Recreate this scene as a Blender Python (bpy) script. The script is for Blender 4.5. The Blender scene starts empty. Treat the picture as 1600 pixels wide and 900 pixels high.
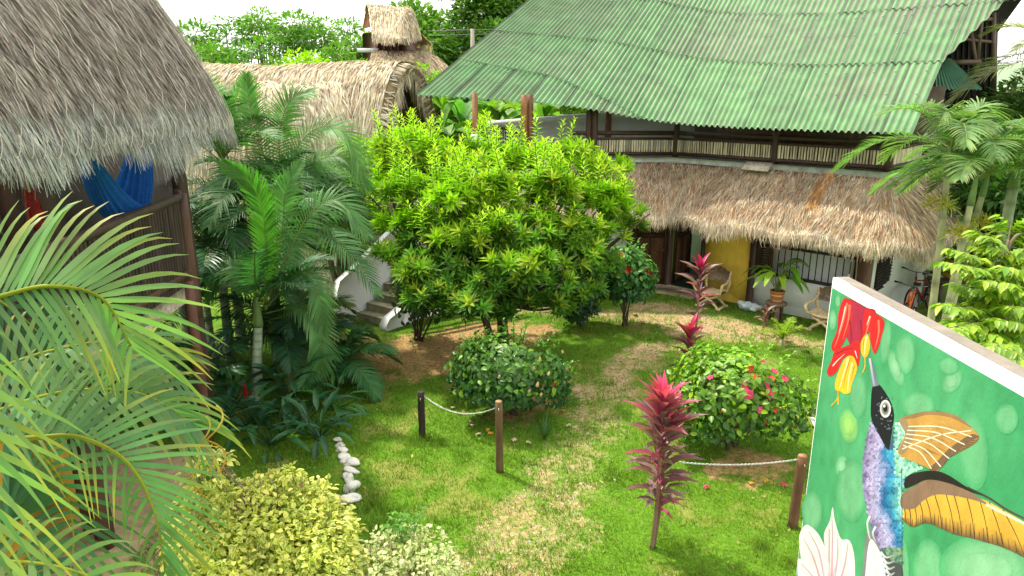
import bpy, math, random
import numpy as np
from mathutils import Vector
from mathutils.geometry import tessellate_polygon

rng = np.random.default_rng(7)
random.seed(7)
R = math.radians
sc = bpy.context.scene
COL = sc.collection

# ------------------------------------------------------------------ camera, light, exposure
CAMZ, PITCH, F = 5.0, R(15.5), 1109.0
cam = bpy.data.cameras.new('camera')
cam.sensor_width = 36.0
cam.lens = F / 1600.0 * 36.0
cam.clip_start, cam.clip_end = 0.05, 2000
co = bpy.data.objects.new('camera', cam)
COL.objects.link(co)
co.location = (0, 0, CAMZ)
co.rotation_euler = (R(90) - PITCH, 0, 0)
sc.camera = co

SUN_EL, SUN_AZ = R(58), R(-50)          # azimuth from +Y towards +X
sdir = Vector((math.sin(SUN_AZ) * math.cos(SUN_EL), math.cos(SUN_AZ) * math.cos(SUN_EL), math.sin(SUN_EL)))
world = bpy.data.worlds.new('World')
sc.world = world
world.use_nodes = True
wn = world.node_tree
bg = wn.nodes['Background']
sky = wn.nodes.new('ShaderNodeTexSky')
sky.sky_type = 'NISHITA'
sky.sun_disc = False
sky.sun_elevation = SUN_EL
sky.sun_rotation = SUN_AZ
sky.air_density = 1.0
sky.dust_density = 6.0
sky.ozone_density = 1.0
# thin bright veil of cloud over the sky
veil = wn.nodes.new('ShaderNodeMix'); veil.data_type = 'RGBA'
veil.inputs['Factor'].default_value = .8
veil.inputs['B'].default_value = (10.8, 10.7, 10.3, 1)
wn.links.new(sky.outputs[0], veil.inputs['A'])
wn.links.new(veil.outputs['Result'], bg.inputs[0])
bg.inputs[1].default_value = 0.15
sl = bpy.data.lights.new('sun', 'SUN')
sl.energy = 3.8
sl.angle = R(2.0)
sl.color = (1.0, 0.94, 0.80)
so = bpy.data.objects.new('sun', sl)
COL.objects.link(so)
so.rotation_euler = sdir.to_track_quat('Z', 'Y').to_euler()
sc.view_settings.view_transform = 'Standard'
sc.view_settings.look = 'None'
sc.view_settings.exposure = 0.62
sc.view_settings.gamma = 1.0
sc.cycles.use_denoising = True
sc.cycles.max_bounces = 7
sc.cycles.diffuse_bounces = 3
sc.cycles.glossy_bounces = 2
sc.cycles.transmission_bounces = 4
sc.cycles.transparent_max_bounces = 4
sc.cycles.caustics_reflective = False
sc.cycles.caustics_refractive = False

# ------------------------------------------------------------------ helpers
CP, SP = math.cos(PITCH), math.sin(PITCH)

def ray(px, py):
    x, y = (px - 800) / F, (450 - py) / F
    return np.array([x, CP + y * SP, -SP + y * CP])

def at(px, py, Y):
    d = ray(px, py)
    return np.array([0, 0, CAMZ]) + d * (Y / d[1])

def g(px, py, z=0.0):
    d = ray(px, py)
    return np.array([0, 0, CAMZ]) + d * ((z - CAMZ) / d[2])

def A(*a):
    return np.array(a, float)

def nrm(v):
    v = np.asarray(v, float)
    return v / (np.linalg.norm(v, axis=-1, keepdims=True) + 1e-12)

def vnoise(x, y, scale, seed=0):
    x = np.asarray(x, float) / scale + 1000; y = np.asarray(y, float) / scale + 1000
    xi = np.floor(x).astype(np.int64); yi = np.floor(y).astype(np.int64)
    fx = x - xi; fy = y - yi
    fx = fx * fx * (3 - 2 * fx); fy = fy * fy * (3 - 2 * fy)
    def h(a, b):
        n = np.sin(a * 127.1 + b * 311.7 + seed * 74.7) * 43758.5453
        return n - np.floor(n)
    return (h(xi, yi) * (1 - fx) * (1 - fy) + h(xi + 1, yi) * fx * (1 - fy)
            + h(xi, yi + 1) * (1 - fx) * fy + h(xi + 1, yi + 1) * fx * fy)

def fbm(x, y, s, seed=0):
    return .5 * vnoise(x, y, s, seed) + .3 * vnoise(x, y, s / 2.3, seed + 1) + .2 * vnoise(x, y, s / 5.1, seed + 2)

ORIGIN = {}

class MB:
    """collects geometry in world coordinates, links it as one mesh object"""
    def __init__(s):
        s.v, s.c, s.q, s.t, s.n = [], [], [], [], 0
    def add(s, V, quads=None, tris=None, col=(.5, .5, .5)):
        V = np.asarray(V, float).reshape(-1, 3)
        c = np.asarray(col, float)
        if c.ndim == 1:
            c = np.repeat(c[None, :], len(V), 0)
        s.v.append(V); s.c.append(c)
        if quads is not None and len(quads):
            s.q.append(np.asarray(quads, np.int64).reshape(-1, 4) + s.n)
        if tris is not None and len(tris):
            s.t.append(np.asarray(tris, np.int64).reshape(-1, 3) + s.n)
        s.n += len(V)
    def build(s, name, mat, parent=None, smooth=False, loc=None):
        V = np.concatenate(s.v); C = np.concatenate(s.c)
        q = np.concatenate(s.q) if s.q else np.zeros((0, 4), np.int64)
        t = np.concatenate(s.t) if s.t else np.zeros((0, 3), np.int64)
        o0 = A(0, 0, 0)
        if parent is not None:
            o0 = ORIGIN[parent.name]
        elif loc is not None:
            o0 = np.asarray(loc, float)
        me = bpy.data.meshes.new(name)
        me.vertices.add(len(V))
        me.vertices.foreach_set('co', (V - o0).astype(np.float32).ravel())
        nl = q.size + t.size
        me.loops.add(nl)
        me.loops.foreach_set('vertex_index', np.concatenate([q.ravel(), t.ravel()]).astype(np.int32))
        nq, nt = len(q), len(t)
        me.polygons.add(nq + nt)
        me.polygons.foreach_set('loop_start', np.concatenate([np.arange(nq) * 4, nq * 4 + np.arange(nt) * 3]).astype(np.int32))
        if smooth:
            me.polygons.foreach_set('use_smooth', np.ones(nq + nt, bool))
        at_ = me.attributes.new('tint', 'FLOAT_COLOR', 'POINT')
        at_.data.foreach_set('color', np.concatenate([C, np.ones((len(C), 1))], 1).astype(np.float32).ravel())
        me.update(calc_edges=True)
        me.validate()
        me.materials.append(mat)
        o = bpy.data.objects.new(name, me)
        COL.objects.link(o)
        if parent is not None:
            o.parent = parent
        elif loc is not None:
            o.location = o0
        ORIGIN[o.name] = o0
        return o

def tag(o, label=None, cat=None, group=None, kind=None):
    if label: o['label'] = label
    if cat: o['category'] = cat
    if group: o['group'] = group
    if kind: o['kind'] = kind
    return o

def thing(name, label, cat, loc, group=None):
    o = bpy.data.objects.new(name, None)
    o.empty_display_size = .2
    COL.objects.link(o)
    o.location = tuple(loc)
    ORIGIN[o.name] = np.asarray(loc, float)
    return tag(o, label, cat, group)

def copy_tree(o, parent=None):
    c = o.copy(); COL.objects.link(c)
    if parent is not None: c.parent = parent
    for ch in list(o.children): copy_tree(ch, c)
    return c

# ---- shapes
def box(mb, c, size, ax=(1, 0, 0), col=(.5, .5, .5), up=(0, 0, 1), bev=0.0):
    c = np.asarray(c, float); X = nrm(ax); Z = nrm(up); Y = nrm(np.cross(Z, X)); Z = np.cross(X, Y)
    h = np.asarray(size, float) / 2
    b = min(bev, *(h * .9)) if bev else 0
    if not b:
        P = [c + X * h[0] * i + Y * h[1] * j + Z * h[2] * k for k in (-1, 1) for j in (-1, 1) for i in (-1, 1)]
        mb.add(P, [(0, 2, 3, 1), (4, 5, 7, 6), (0, 1, 5, 4), (2, 6, 7, 3), (0, 4, 6, 2), (1, 3, 7, 5)], col=col)
        return
    P = []; idx = {}
    for i in (-1, 1):
        for j in (-1, 1):
            for k in (-1, 1):
                for a in range(3):
                    hh = h - b; hh = hh.copy(); hh[a] = h[a]
                    idx[(i, j, k, a)] = len(P)
                    P.append(c + X * hh[0] * i + Y * hh[1] * j + Z * hh[2] * k)
    Q, T = [], []
    S = (-1, 1)
    for s in S:
        Q.append([idx[(s, -1, -1, 0)], idx[(s, 1, -1, 0)], idx[(s, 1, 1, 0)], idx[(s, -1, 1, 0)]])
        Q.append([idx[(-1, s, -1, 1)], idx[(1, s, -1, 1)], idx[(1, s, 1, 1)], idx[(-1, s, 1, 1)]])
        Q.append([idx[(-1, -1, s, 2)], idx[(1, -1, s, 2)], idx[(1, 1, s, 2)], idx[(-1, 1, s, 2)]])
    for i in S:
        for j in S:
            Q.append([idx[(i, j, -1, 0)], idx[(i, j, 1, 0)], idx[(i, j, 1, 1)], idx[(i, j, -1, 1)]])
            Q.append([idx[(i, -1, j, 0)], idx[(i, 1, j, 0)], idx[(i, 1, j, 2)], idx[(i, -1, j, 2)]])
            Q.append([idx[(-1, i, j, 1)], idx[(1, i, j, 1)], idx[(1, i, j, 2)], idx[(-1, i, j, 2)]])
            for k in S:
                T.append([idx[(i, j, k, 0)], idx[(i, j, k, 1)], idx[(i, j, k, 2)]])
    mb.add(P, Q, T, col=col)

def bar(mb, p0, p1, w, h, col=(.5, .5, .5), up=(0, 0, 1), bev=0.0):
    p0 = np.asarray(p0, float); p1 = np.asarray(p1, float)
    box(mb, (p0 + p1) / 2, (np.linalg.norm(p1 - p0), w, h), p1 - p0, col, up, bev)

def tube(mb, pts, rad, n=8, col=(.5, .5, .5), caps=True, jit=0.0):
    P = np.asarray(pts, float); k = len(P)
    rad = np.full(k, rad) if np.ndim(rad) == 0 else np.asarray(rad, float)
    T = nrm(np.gradient(P, axis=0))
    ref = A(0, 0, 1) if abs(T[0][2]) < .9 else A(1, 0, 0)
    U = nrm(np.cross(T[0], ref)); V = []
    for i in range(k):
        U = nrm(U - T[i] * np.dot(U, T[i])); W = np.cross(T[i], U)
        a = np.linspace(0, 2 * np.pi, n, endpoint=False)
        rr = rad[i] * (1 + jit * (rng.random(n) - .5))
        V.append(P[i] + (np.cos(a) * rr)[:, None] * U + (np.sin(a) * rr)[:, None] * W)
    V = np.concatenate(V)
    q = [(i * n + j, i * n + (j + 1) % n, (i + 1) * n + (j + 1) % n, (i + 1) * n + j) for i in range(k - 1) for j in range(n)]
    t = []
    c = np.asarray(col, float)
    if c.ndim == 2: c = np.repeat(c, n, 0)
    if caps:
        V = np.concatenate([V, P[[0, -1]]])
        if c.ndim == 2: c = np.concatenate([c, c[[0, -1]]])
        a, b = k * n, k * n + 1
        t = [(a, (j + 1) % n, j) for j in range(n)] + [(b, (k - 1) * n + j, (k - 1) * n + (j + 1) % n) for j in range(n)]
    mb.add(V, q, t, col=c)

def grid(mb, P, col=(.5, .5, .5), closed=False):
    P = np.asarray(P, float); a, b = P.shape[:2]
    i, j = np.meshgrid(np.arange(a - 1), np.arange(b if closed else b - 1), indexing='ij')
    jn = (j + 1) % b
    q = np.stack([i * b + j, i * b + jn, (i + 1) * b + jn, (i + 1) * b + j], -1).reshape(-1, 4)
    c = np.asarray(col, float)
    if c.ndim == 3: c = c.reshape(-1, 3)
    mb.add(P.reshape(-1, 3), q, col=c)

def lathe(mb, c, prof, n=24, col=(.5, .5, .5)):
    c = np.asarray(c, float); a = np.linspace(0, 2 * np.pi, n, endpoint=False)
    P = np.array([[c + A(r * math.cos(x), r * math.sin(x), z) for x in a] for r, z in prof])
    cc = np.asarray(col, float)
    if cc.ndim == 2: cc = np.repeat(cc[:, None, :], n, 1)
    grid(mb, P, cc, closed=True)

def poly(mb, P3, col):
    P3 = [Vector(p) for p in P3]
    tr = tessellate_polygon([P3])
    mb.add([tuple(p) for p in P3], tris=[t for t in tr], col=col)

def prism(mb, P3, d, col):
    """polygon P3 pushed along vector d"""
    P = np.asarray(P3, float); n = len(P); d = np.asarray(d, float)
    tr = [tuple(t) for t in tessellate_polygon([[Vector(p) for p in P]])]
    V = np.concatenate([P, P + d])
    q = [(i, (i + 1) % n, n + (i + 1) % n, n + i) for i in range(n)]
    mb.add(V, q, tr + [(c + n, b + n, a + n) for a, b, c in tr], col=col)

def blob(mb, c, r, col, seed=0, rough=.2, nu=14, nv=9):
    a = np.linspace(0, 2 * np.pi, nu, endpoint=False); b = np.linspace(0, np.pi, nv)
    B, Aa = np.meshgrid(b, a, indexing='ij')
    d = np.stack([np.sin(B) * np.cos(Aa), np.sin(B) * np.sin(Aa), np.cos(B)], -1)
    k = 1 + rough * (np.sin(d[..., 0] * 2.3 + seed) * np.sin(d[..., 1] * 2.9 + seed * 1.7) + .6 * np.sin(d[..., 2] * 3.7 + d[..., 0] * 2 + seed * 2.3))
    grid(mb, np.asarray(c) + d * k[..., None] * np.asarray(r), col, closed=True)

def cr(pts, n):
    """Catmull-Rom through pts, n samples"""
    P = np.asarray(pts, float)
    P = np.concatenate([[2 * P[0] - P[1]], P, [2 * P[-1] - P[-2]]])
    m = len(P) - 3
    t = np.linspace(0, m - 1e-6, n); i = t.astype(int); f = (t - i)[:, None]
    a, b, c, d = P[i], P[i + 1], P[i + 2], P[i + 3]
    return .5 * (2 * b + (c - a) * f + (2 * a - 5 * b + 4 * c - d) * f ** 2 + (3 * b - a - 3 * c + d) * f ** 3)

# ---- leaves
def leaf_tpl(w=.25, fold=.25, droop=.15, full=True):
    if full:
        V = A([0, 0, 0], [-w * .5, .33, 0], [0, .36, 0], [w * .5, .33, 0], [-w * .4, .68, 0], [0, .7, 0], [w * .4, .68, 0], [0, 1, 0])
        q = [(1, 2, 5, 4), (2, 3, 6, 5)]; t = [(0, 2, 1), (0, 3, 2), (4, 5, 7), (5, 6, 7)]
    else:
        V = A([0, 0, 0], [-w * .5, .42, 0], [w * .5, .42, 0], [0, 1, 0])
        q = []; t = [(0, 3, 1), (0, 2, 3)]
    V[:, 2] = np.abs(V[:, 0]) * fold * 2 - droop * V[:, 1] ** 2
    return V, np.array(q, np.int64).reshape(-1, 4), np.array(t, np.int64).reshape(-1, 3)

def scatter(mb, tpl, pos, d, up, size, col):
    """template axis +Y along d, +Z towards up"""
    V, q, t = tpl; n = len(pos); k = len(V)
    d = nrm(d); x = nrm(np.cross(d, up)); z = np.cross(x, d)
    size = np.broadcast_to(size, (n,))
    P = pos[:, None, :] + (V[None, :, 0, None] * x[:, None] + V[None, :, 1, None] * d[:, None] + V[None, :, 2, None] * z[:, None]) * size[:, None, None]
    off = (np.arange(n) * k)[:, None, None]
    c = np.asarray(col, float)
    if c.ndim == 1: c = np.repeat(c[None], n, 0)
    if c.ndim == 2: c = np.repeat(c[:, None], k, 1)
    mb.add(P, (q[None] + off).reshape(-1, 4), (t[None] + off).reshape(-1, 3), col=c.reshape(-1, 3))

def rdir(n, zmin=-1.0):
    z = rng.uniform(zmin, 1, n); a = rng.uniform(0, 2 * np.pi, n); r = np.sqrt(1 - z * z)
    return np.stack([r * np.cos(a), r * np.sin(a), z], -1)

def mixc(c0, c1, f):
    f = np.asarray(f)[..., None]
    return np.asarray(c0) * (1 - f) + np.asarray(c1) * f

def jitc(c, n, amt=.25, hue=.12):
    c = np.asarray(c, float)
    if c.ndim == 1: c = np.repeat(c[None], n, 0)
    k = 1 + amt * (rng.random((n, 1)) * 2 - 1)
    h = 1 + hue * (rng.random((n, 3)) * 2 - 1)
    return c * k * h

def frond(mb, pts, n=46, L=.6, w=.03, col=(.05, .1, .02), tip=None, rcol=(.2, .22, .03), up=(0, 0, 1), droop=.35, lift=.25,
          t0=.12, a0=75, a1=25, rr=.012, seg=4, jit=.12, sides=(-1, 1), prof=None, dpow=2.):
    """palm frond along a control polyline: rachis tube + two rows of leaflets"""
    C = cr(pts, 40)
    tube(mb, C, np.linspace(rr, rr * .25, 40), 5, rcol)
    t = np.linspace(t0, 1, n)
    f = t * 39; i = np.clip(f.astype(int), 0, 38)
    p = C[i] + (C[i + 1] - C[i]) * (f - i)[:, None]
    T = nrm(np.gradient(C, axis=0))[i]
    S = nrm(np.cross(T, np.asarray(up, float))); N = np.cross(S, T)
    ang = np.radians(a0 + (a1 - a0) * t ** 1.3)
    Lf = L * (np.sin(np.pi * (.18 + .77 * (t - t0) / (1 - t0))) ** .7 if prof is None else prof(t))
    for s in sides:
        m = n
        an = ang * (1 + jit * (rng.random(m) - .5)); ll = Lf * (1 + jit * (rng.random(m) - .5))
        D = T * np.cos(an)[:, None] + S * (s * np.sin(an))[:, None] + N * (lift * (1 + .8 * (rng.random(m) - .5)))[:, None]
        D = nrm(D)
        W = nrm(T - D * np.sum(T * D, 1)[:, None]); W = nrm(W + .35 * N * (rng.random((m, 1)) - .2))
        cb = jitc(col, m, .22, .1)
        ct = cb if tip is None else mixc(cb, tip, rng.random(m) ** 2)
        rows = []; cols = []
        dr = droop * (1 + .7 * (rng.random(m) - .5))
        for k in range(seg + 1):
            x = k / seg
            ww = w * (.55 + 1.3 * x) * (1 - x) ** .75 if k else w * .5
            if 0 < k < seg: ww = w * [1.0, 1.0, .85, .6, .4][min(4, int(x * 5))]
            q = p + D * (ll * x)[:, None] + A(0, 0, -1) * (dr * ll * x ** dpow)[:, None]
            rows.append(np.stack([q - W * ww / 2, q + W * ww / 2], 1) if k < seg else np.stack([q - W * .001, q + W * .001], 1))
            cc = mixc(cb, ct, np.full(m, x ** 2)); cols.append(np.stack([cc, cc], 1))
        P = np.stack(rows, 1); Cc = np.stack(cols, 1)
        P = P.reshape(m, -1, 3); kk = 2 * (seg + 1)
        qd = np.array([(2 * k, 2 * k + 1, 2 * k + 3, 2 * k + 2) for k in range(seg)])
        mb.add(P.reshape(-1, 3), (qd[None] + (np.arange(m) * kk)[:, None, None]).reshape(-1, 4), col=Cc.reshape(-1, 3))

def arc(p0, az, el, L, sag, n=6):
    t = np.linspace(0, 1, n)[:, None]
    d = A(math.sin(az) * math.cos(el), math.cos(az) * math.cos(el), math.sin(el))
    return np.asarray(p0) + d * L * t + A(0, 0, -1) * sag * L * t ** 2

# ---- thatch on a grid of points: axis 0 along the eave, axis 1 from eave to ridge
def bil(P, u, v):
    a, b = P.shape[:2]
    x = np.clip(u, 0, 1) * (a - 1); y = np.clip(v, 0, 1) * (b - 1)
    i = np.minimum(x.astype(int), a - 2); j = np.minimum(y.astype(int), b - 2)
    fx = (x - i)[:, None]; fy = (y - j)[:, None]
    return P[i, j] * (1 - fx) * (1 - fy) + P[i + 1, j] * fx * (1 - fy) + P[i, j + 1] * (1 - fx) * fy + P[i + 1, j + 1] * fx * fy

def thatch(mb, P, n, L, w, cols, lift=.05, fringe=0, fl=(.1, .35), out=None, skew=.25, urange=(0, 1), vmax=1.0, base=(.08, .06, .045), fcols=None, chaos=.12, clump=1.):
    P = np.asarray(P, float)
    grid(mb, P, base)
    cols = np.asarray(cols, float)
    vlen = np.linalg.norm(np.diff(P, axis=1), axis=2).sum(1).mean()
    ulen = np.linalg.norm(np.diff(P, axis=0), axis=2).sum(0).max()
    def strands(u, v, Ls, cl, hang=None):
        m = len(u)
        c0 = bil(P, u, v)
        v1 = v - Ls / vlen; u1 = u + skew * Ls / ulen * (rng.random(m) - .5) * 2
        cm = bil(P, (u + u1) / 2, np.maximum((v + v1) / 2, 0)); c1 = bil(P, u1, np.maximum(v1, 0))
        e = .004
        Tu = bil(P, np.minimum(u + e, 1), v) - bil(P, np.maximum(u - e, 0), v)
        Tv = bil(P, u, np.minimum(v + .02, 1)) - bil(P, u, np.maximum(v - .02, 0))
        N = nrm(np.cross(Tu, Tv))
        if out is not None:
            s = np.sign(np.sum(N * (c0 - np.asarray(out)), 1, keepdims=True)); N = N * s
        U = nrm(Tu)
        hg = np.maximum(-v1, 0) * vlen
        dn = A(0, 0, -1)
        cl_ = fbm(u * ulen, v * vlen, .22, 17)
        lf = lift * (.3 + rng.random(m) * chaos * 8) * (1 + clump * (1.3 * cl_ - .65))
        a = c0 + N * .01
        b = cm + N * (lf * .7)[:, None]
        c = c1 + N * (lf * .9)[:, None] + dn * (hg * .85)[:, None] + N * (hg * .25 * rng.random(m))[:, None] + U * (hg * .3 * (rng.random(m) - .5))[:, None]
        ww = w * (.6 + .8 * rng.random(m))[:, None]
        tw = nrm(U + N * (rng.random((m, 1)) - .5) * .9)
        V = np.stack([a - tw * ww / 2, a + tw * ww / 2, b - tw * ww / 2, b + tw * ww / 2, c - tw * ww * .2, c + tw * ww * .2], 1)
        cc = cl[rng.integers(0, len(cl), m)]; cc = jitc(cc, m, .28, .05) * (1 + clump * (.55 * fbm(u * ulen, v * vlen, .5, 23) + .35 * cl_ - .42))[:, None]
        CC = np.repeat(cc[:, None], 6, 1)
        qd = np.array([(0, 1, 3, 2), (2, 3, 5, 4)])
        mb.add(V.reshape(-1, 3), (qd[None] + (np.arange(m) * 6)[:, None, None]).reshape(-1, 4), col=CC.reshape(-1, 3))
    u = rng.uniform(urange[0], urange[1], n); v = rng.uniform(.0, vmax, n)
    strands(u, v, L * (.5 + rng.random(n)), cols)
    if fringe:
        u = rng.uniform(urange[0], urange[1], fringe); v = rng.random(fringe) * .12
        nz = .55 + .9 * vnoise(u * ulen, u * 0, .16, 3) * vnoise(u * ulen, u * 0, .6, 5) * 2
        strands(u, v, v * vlen + (fl[0] + (fl[1] - fl[0]) * rng.random(fringe) ** 1.3) * nz, np.asarray(fcols if fcols is not None else cols, float))

# ------------------------------------------------------------------ materials (all read the 'tint' attribute for albedo)
def M(name, rough=.7, transl=0., ns=8., na=.25, bump=0., bs=None, spec=.3, metal=0., stretch=None, stain=0., stain_col=(.05, .05, .03), stain_s=1.5):
    m = bpy.data.materials.new(name); m.use_nodes = True
    nt = m.node_tree; N = nt.nodes; Lk = nt.links
    bs_ = N['Principled BSDF']; out = N['Material Output']
    at_ = N.new('ShaderNodeAttribute'); at_.attribute_name = 'tint'
    tc = N.new('ShaderNodeTexCoord')
    mp = N.new('ShaderNodeMapping'); Lk.new(tc.outputs['Object'], mp.inputs['Vector'])
    if stretch: mp.inputs['Scale'].default_value = stretch
    nz = N.new('ShaderNodeTexNoise'); nz.inputs['Scale'].default_value = ns; nz.inputs['Detail'].default_value = 5
    Lk.new(mp.outputs[0], nz.inputs['Vector'])
    mr = N.new('ShaderNodeMapRange'); mr.inputs[1].default_value = .3; mr.inputs[2].default_value = .7
    mr.inputs[3].default_value = 1 - na; mr.inputs[4].default_value = 1 + na
    Lk.new(nz.outputs['Fac'], mr.inputs[0])
    vm = N.new('ShaderNodeVectorMath'); vm.operation = 'SCALE'
    Lk.new(at_.outputs['Color'], vm.inputs[0]); Lk.new(mr.outputs[0], vm.inputs['Scale'])
    colour = vm.outputs[0]
    if stain:
        n2 = N.new('ShaderNodeTexNoise'); n2.inputs['Scale'].default_value = stain_s; n2.inputs['Detail'].default_value = 7
        n2.inputs['Roughness'].default_value = .65
        Lk.new(tc.outputs['Object'], n2.inputs['Vector'])
        m2 = N.new('ShaderNodeMapRange'); m2.inputs[1].default_value = .48; m2.inputs[2].default_value = .72
        m2.inputs[3].default_value = 0; m2.inputs[4].default_value = stain
        Lk.new(n2.outputs['Fac'], m2.inputs[0])
        mx = N.new('ShaderNodeMix'); mx.data_type = 'RGBA'
        Lk.new(m2.outputs[0], mx.inputs['Factor']); Lk.new(colour, mx.inputs['A']); mx.inputs['B'].default_value = (*stain_col, 1)
        colour = mx.outputs['Result']
    Lk.new(colour, bs_.inputs['Base Color'])
    bs_.inputs['Roughness'].default_value = rough
    bs_.inputs['Specular IOR Level'].default_value = spec
    bs_.inputs['Metallic'].default_value = metal
    if bump:
        n3 = N.new('ShaderNodeTexNoise'); n3.inputs['Scale'].default_value = bs or ns * 3; n3.inputs['Detail'].default_value = 6
        Lk.new(mp.outputs[0], n3.inputs['Vector'])
        b = N.new('ShaderNodeBump'); b.inputs['Strength'].default_value = bump; b.inputs['Distance'].default_value = .02
        Lk.new(n3.outputs['Fac'], b.inputs['Height']); Lk.new(b.outputs[0], bs_.inputs['Normal'])
    if transl:
        tr = N.new('ShaderNodeBsdfTranslucent')
        v2 = N.new('ShaderNodeVectorMath'); v2.operation = 'MULTIPLY'
        v2.inputs[1].default_value = (1.25, 1.65, .6)
        Lk.new(colour, v2.inputs[0]); Lk.new(v2.outputs[0], tr.inputs['Color'])
        ms = N.new('ShaderNodeMixShader'); ms.inputs[0].default_value = transl
        Lk.new(bs_.outputs[0], ms.inputs[1]); Lk.new(tr.outputs[0], ms.inputs[2])
        Lk.new(ms.outputs[0], out.inputs['Surface'])
    return m

LEAF = M('leaf', .5, .38, 3., .24, spec=.3)
GLOSSY = M('glossy_leaf', .38, .30, 4., .22, spec=.38)
STRAW = M('straw', .85, .12, 6., .25, spec=.15)
BARK = M('bark', .85, 0, 10., .3, .6, 40, stretch=(1, 1, .25))
WOOD = M('dark_wood', .55, 0, 9., .35, .35, 50, spec=.35, stretch=(1, 1, .2))
PALEWOOD = M('pale_wood', .65, 0, 14., .35, .3, 60)
PLASTER = M('plaster', .85, 0, 3., .07, .25, 30, stain=.25, stain_col=(.35, .36, .33))
YPLASTER = M('yellow_plaster', .85, 0, 2.2, .16, .25, 30, stain=.3, stain_col=(.62, .42, .07), stain_s=2.5)
CONC = M('concrete', .9, 0, 7., .2, .4, 60, stain=.5, stain_col=(.11, .1, .06), stain_s=3)
STONEW = M('painted_stone', .8, 0, 9., .14, .5, 25, stain=.35, stain_col=(.3, .29, .22), stain_s=9)
ROCK = M('rock', .9, 0, 5., .35, .7, 20)
PAINT = M('mural_paint', .6, 0, 9., .13, .14, 60, spec=.3, stretch=(1, 1, .6))
METAL = M('metal', .35, 0, 20., .2, metal=.8)
GLOSSP = M('gloss_paint', .25, 0, 10., .1, spec=.5)
RUBBER = M('rubber', .7, 0, 10., .1)
CLOTH = M('cloth', .9, .15, 30., .2, .3, 150)
PETAL = M('petal', .6, .3, 12., .15, spec=.2)
CLAY = M('terracotta', .7, 0, 9., .15, .2, 50)
CANE = M('cane', .7, 0, 14., .3, .2, 60, stretch=(1, 1, .3))

# ------------------------------------------------------------------ ground
def smooth(a, b, x):
    t = np.clip((x - a) / (b - a), 0, 1); return t * t * (3 - 2 * t)

def polydist(x, y, pts, hw):
    best = np.full(np.shape(x), 1e9)
    for k in range(len(pts) - 1):
        a, b = np.asarray(pts[k][:2]), np.asarray(pts[k + 1][:2]); d = b - a; L = d @ d
        t = np.clip(((x - a[0]) * d[0] + (y - a[1]) * d[1]) / L, 0, 1)
        dist = np.hypot(x - a[0] - d[0] * t, y - a[1] - d[1] * t) - (hw[k] * (1 - t) + hw[k + 1] * t)
        best = np.minimum(best, dist)
    return best

PATH1 = ([g(790, 960), g(800, 900), g(835, 800), g(890, 715), g(925, 660), g(955, 605), g(985, 560), g(1005, 520), g(1040, 488)], [1.0, .98, .9, .7, .6, .7, .75, .95, 1.0])
PATH2 = ([g(1040, 495), g(1140, 515), g(1270, 540)], [.9, .6, .45])
PATH3 = ([g(1000, 500), g(900, 488), g(800, 482)], [.5, .45, .4])
DIRT1 = ([g(520, 565), g(600, 555), g(680, 560), g(760, 528), g(830, 520)], [.8, 1.1, 1.2, 1.1, .7])
DIRT2 = ([g(1150, 728), g(1190, 725)], [.2, .2])
DIRT3 = ([g(800, 640), g(880, 600)], [.55, .45])
def masks(x, y):
    nz = fbm(x, y, .9, 3) - .5; n2 = fbm(x, y, .25, 9) - .5
    d = np.minimum(polydist(x, y, *PATH1) + .12, np.minimum(polydist(x, y, *PATH2), polydist(x, y, *PATH3) + .1))
    G = smooth(.28, -.42, d + nz * 1.15 + n2 * .55)
    patch = smooth(.1, .5, .5 - polydist(x, y, [g(930, 520), g(1010, 520)], [.5, .3]) + nz)   # green patch by the red hibiscus
    G = G * (1 - .75 * patch) * (.50 + .5 * smooth(.32, .68, fbm(x, y, .16, 71)))
    G = np.clip(G, 0, 1) * np.where(y < 11, .66, 1.0)
    dd = np.minimum(np.minimum(polydist(x, y, *DIRT1), polydist(x, y, *DIRT3) + .1), polydist(x, y, *DIRT2))
    D = smooth(.4, -.6, dd + nz * 1.3 + n2 * .9) * (1 - G)
    sparse = smooth(.55, .75, fbm(x, y, .55, 21)) * .4
    return G, D, sparse

def lines(lo, hi, st, ext):
    f = np.arange(lo, hi + 1e-6, st)
    return np.concatenate([lo - np.array(ext[::-1]), f, hi + np.array(ext)])
ext = [.3, .8, 1.6, 3, 6, 12, 25, 60, 140, 320]
xs = lines(-6.5, 9.0, .07, ext); ys = lines(3.5, 19.0, .07, ext)
Xg, Yg = np.meshgrid(xs, ys, indexing='ij')
Gm, Dm, Sm = masks(Xg, Yg)
near = (np.abs(Xg - 1.2) < 8.5) & (Yg > 3) & (Yg < 20)
Zg = np.where(near, (fbm(Xg, Yg, .5, 5) - .5) * .035 - Gm * .015, 0)
mbg = MB(); grid(mbg, np.stack([Xg, Yg, Zg], -1), np.stack([Gm, Dm, Sm], -1))

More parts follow.
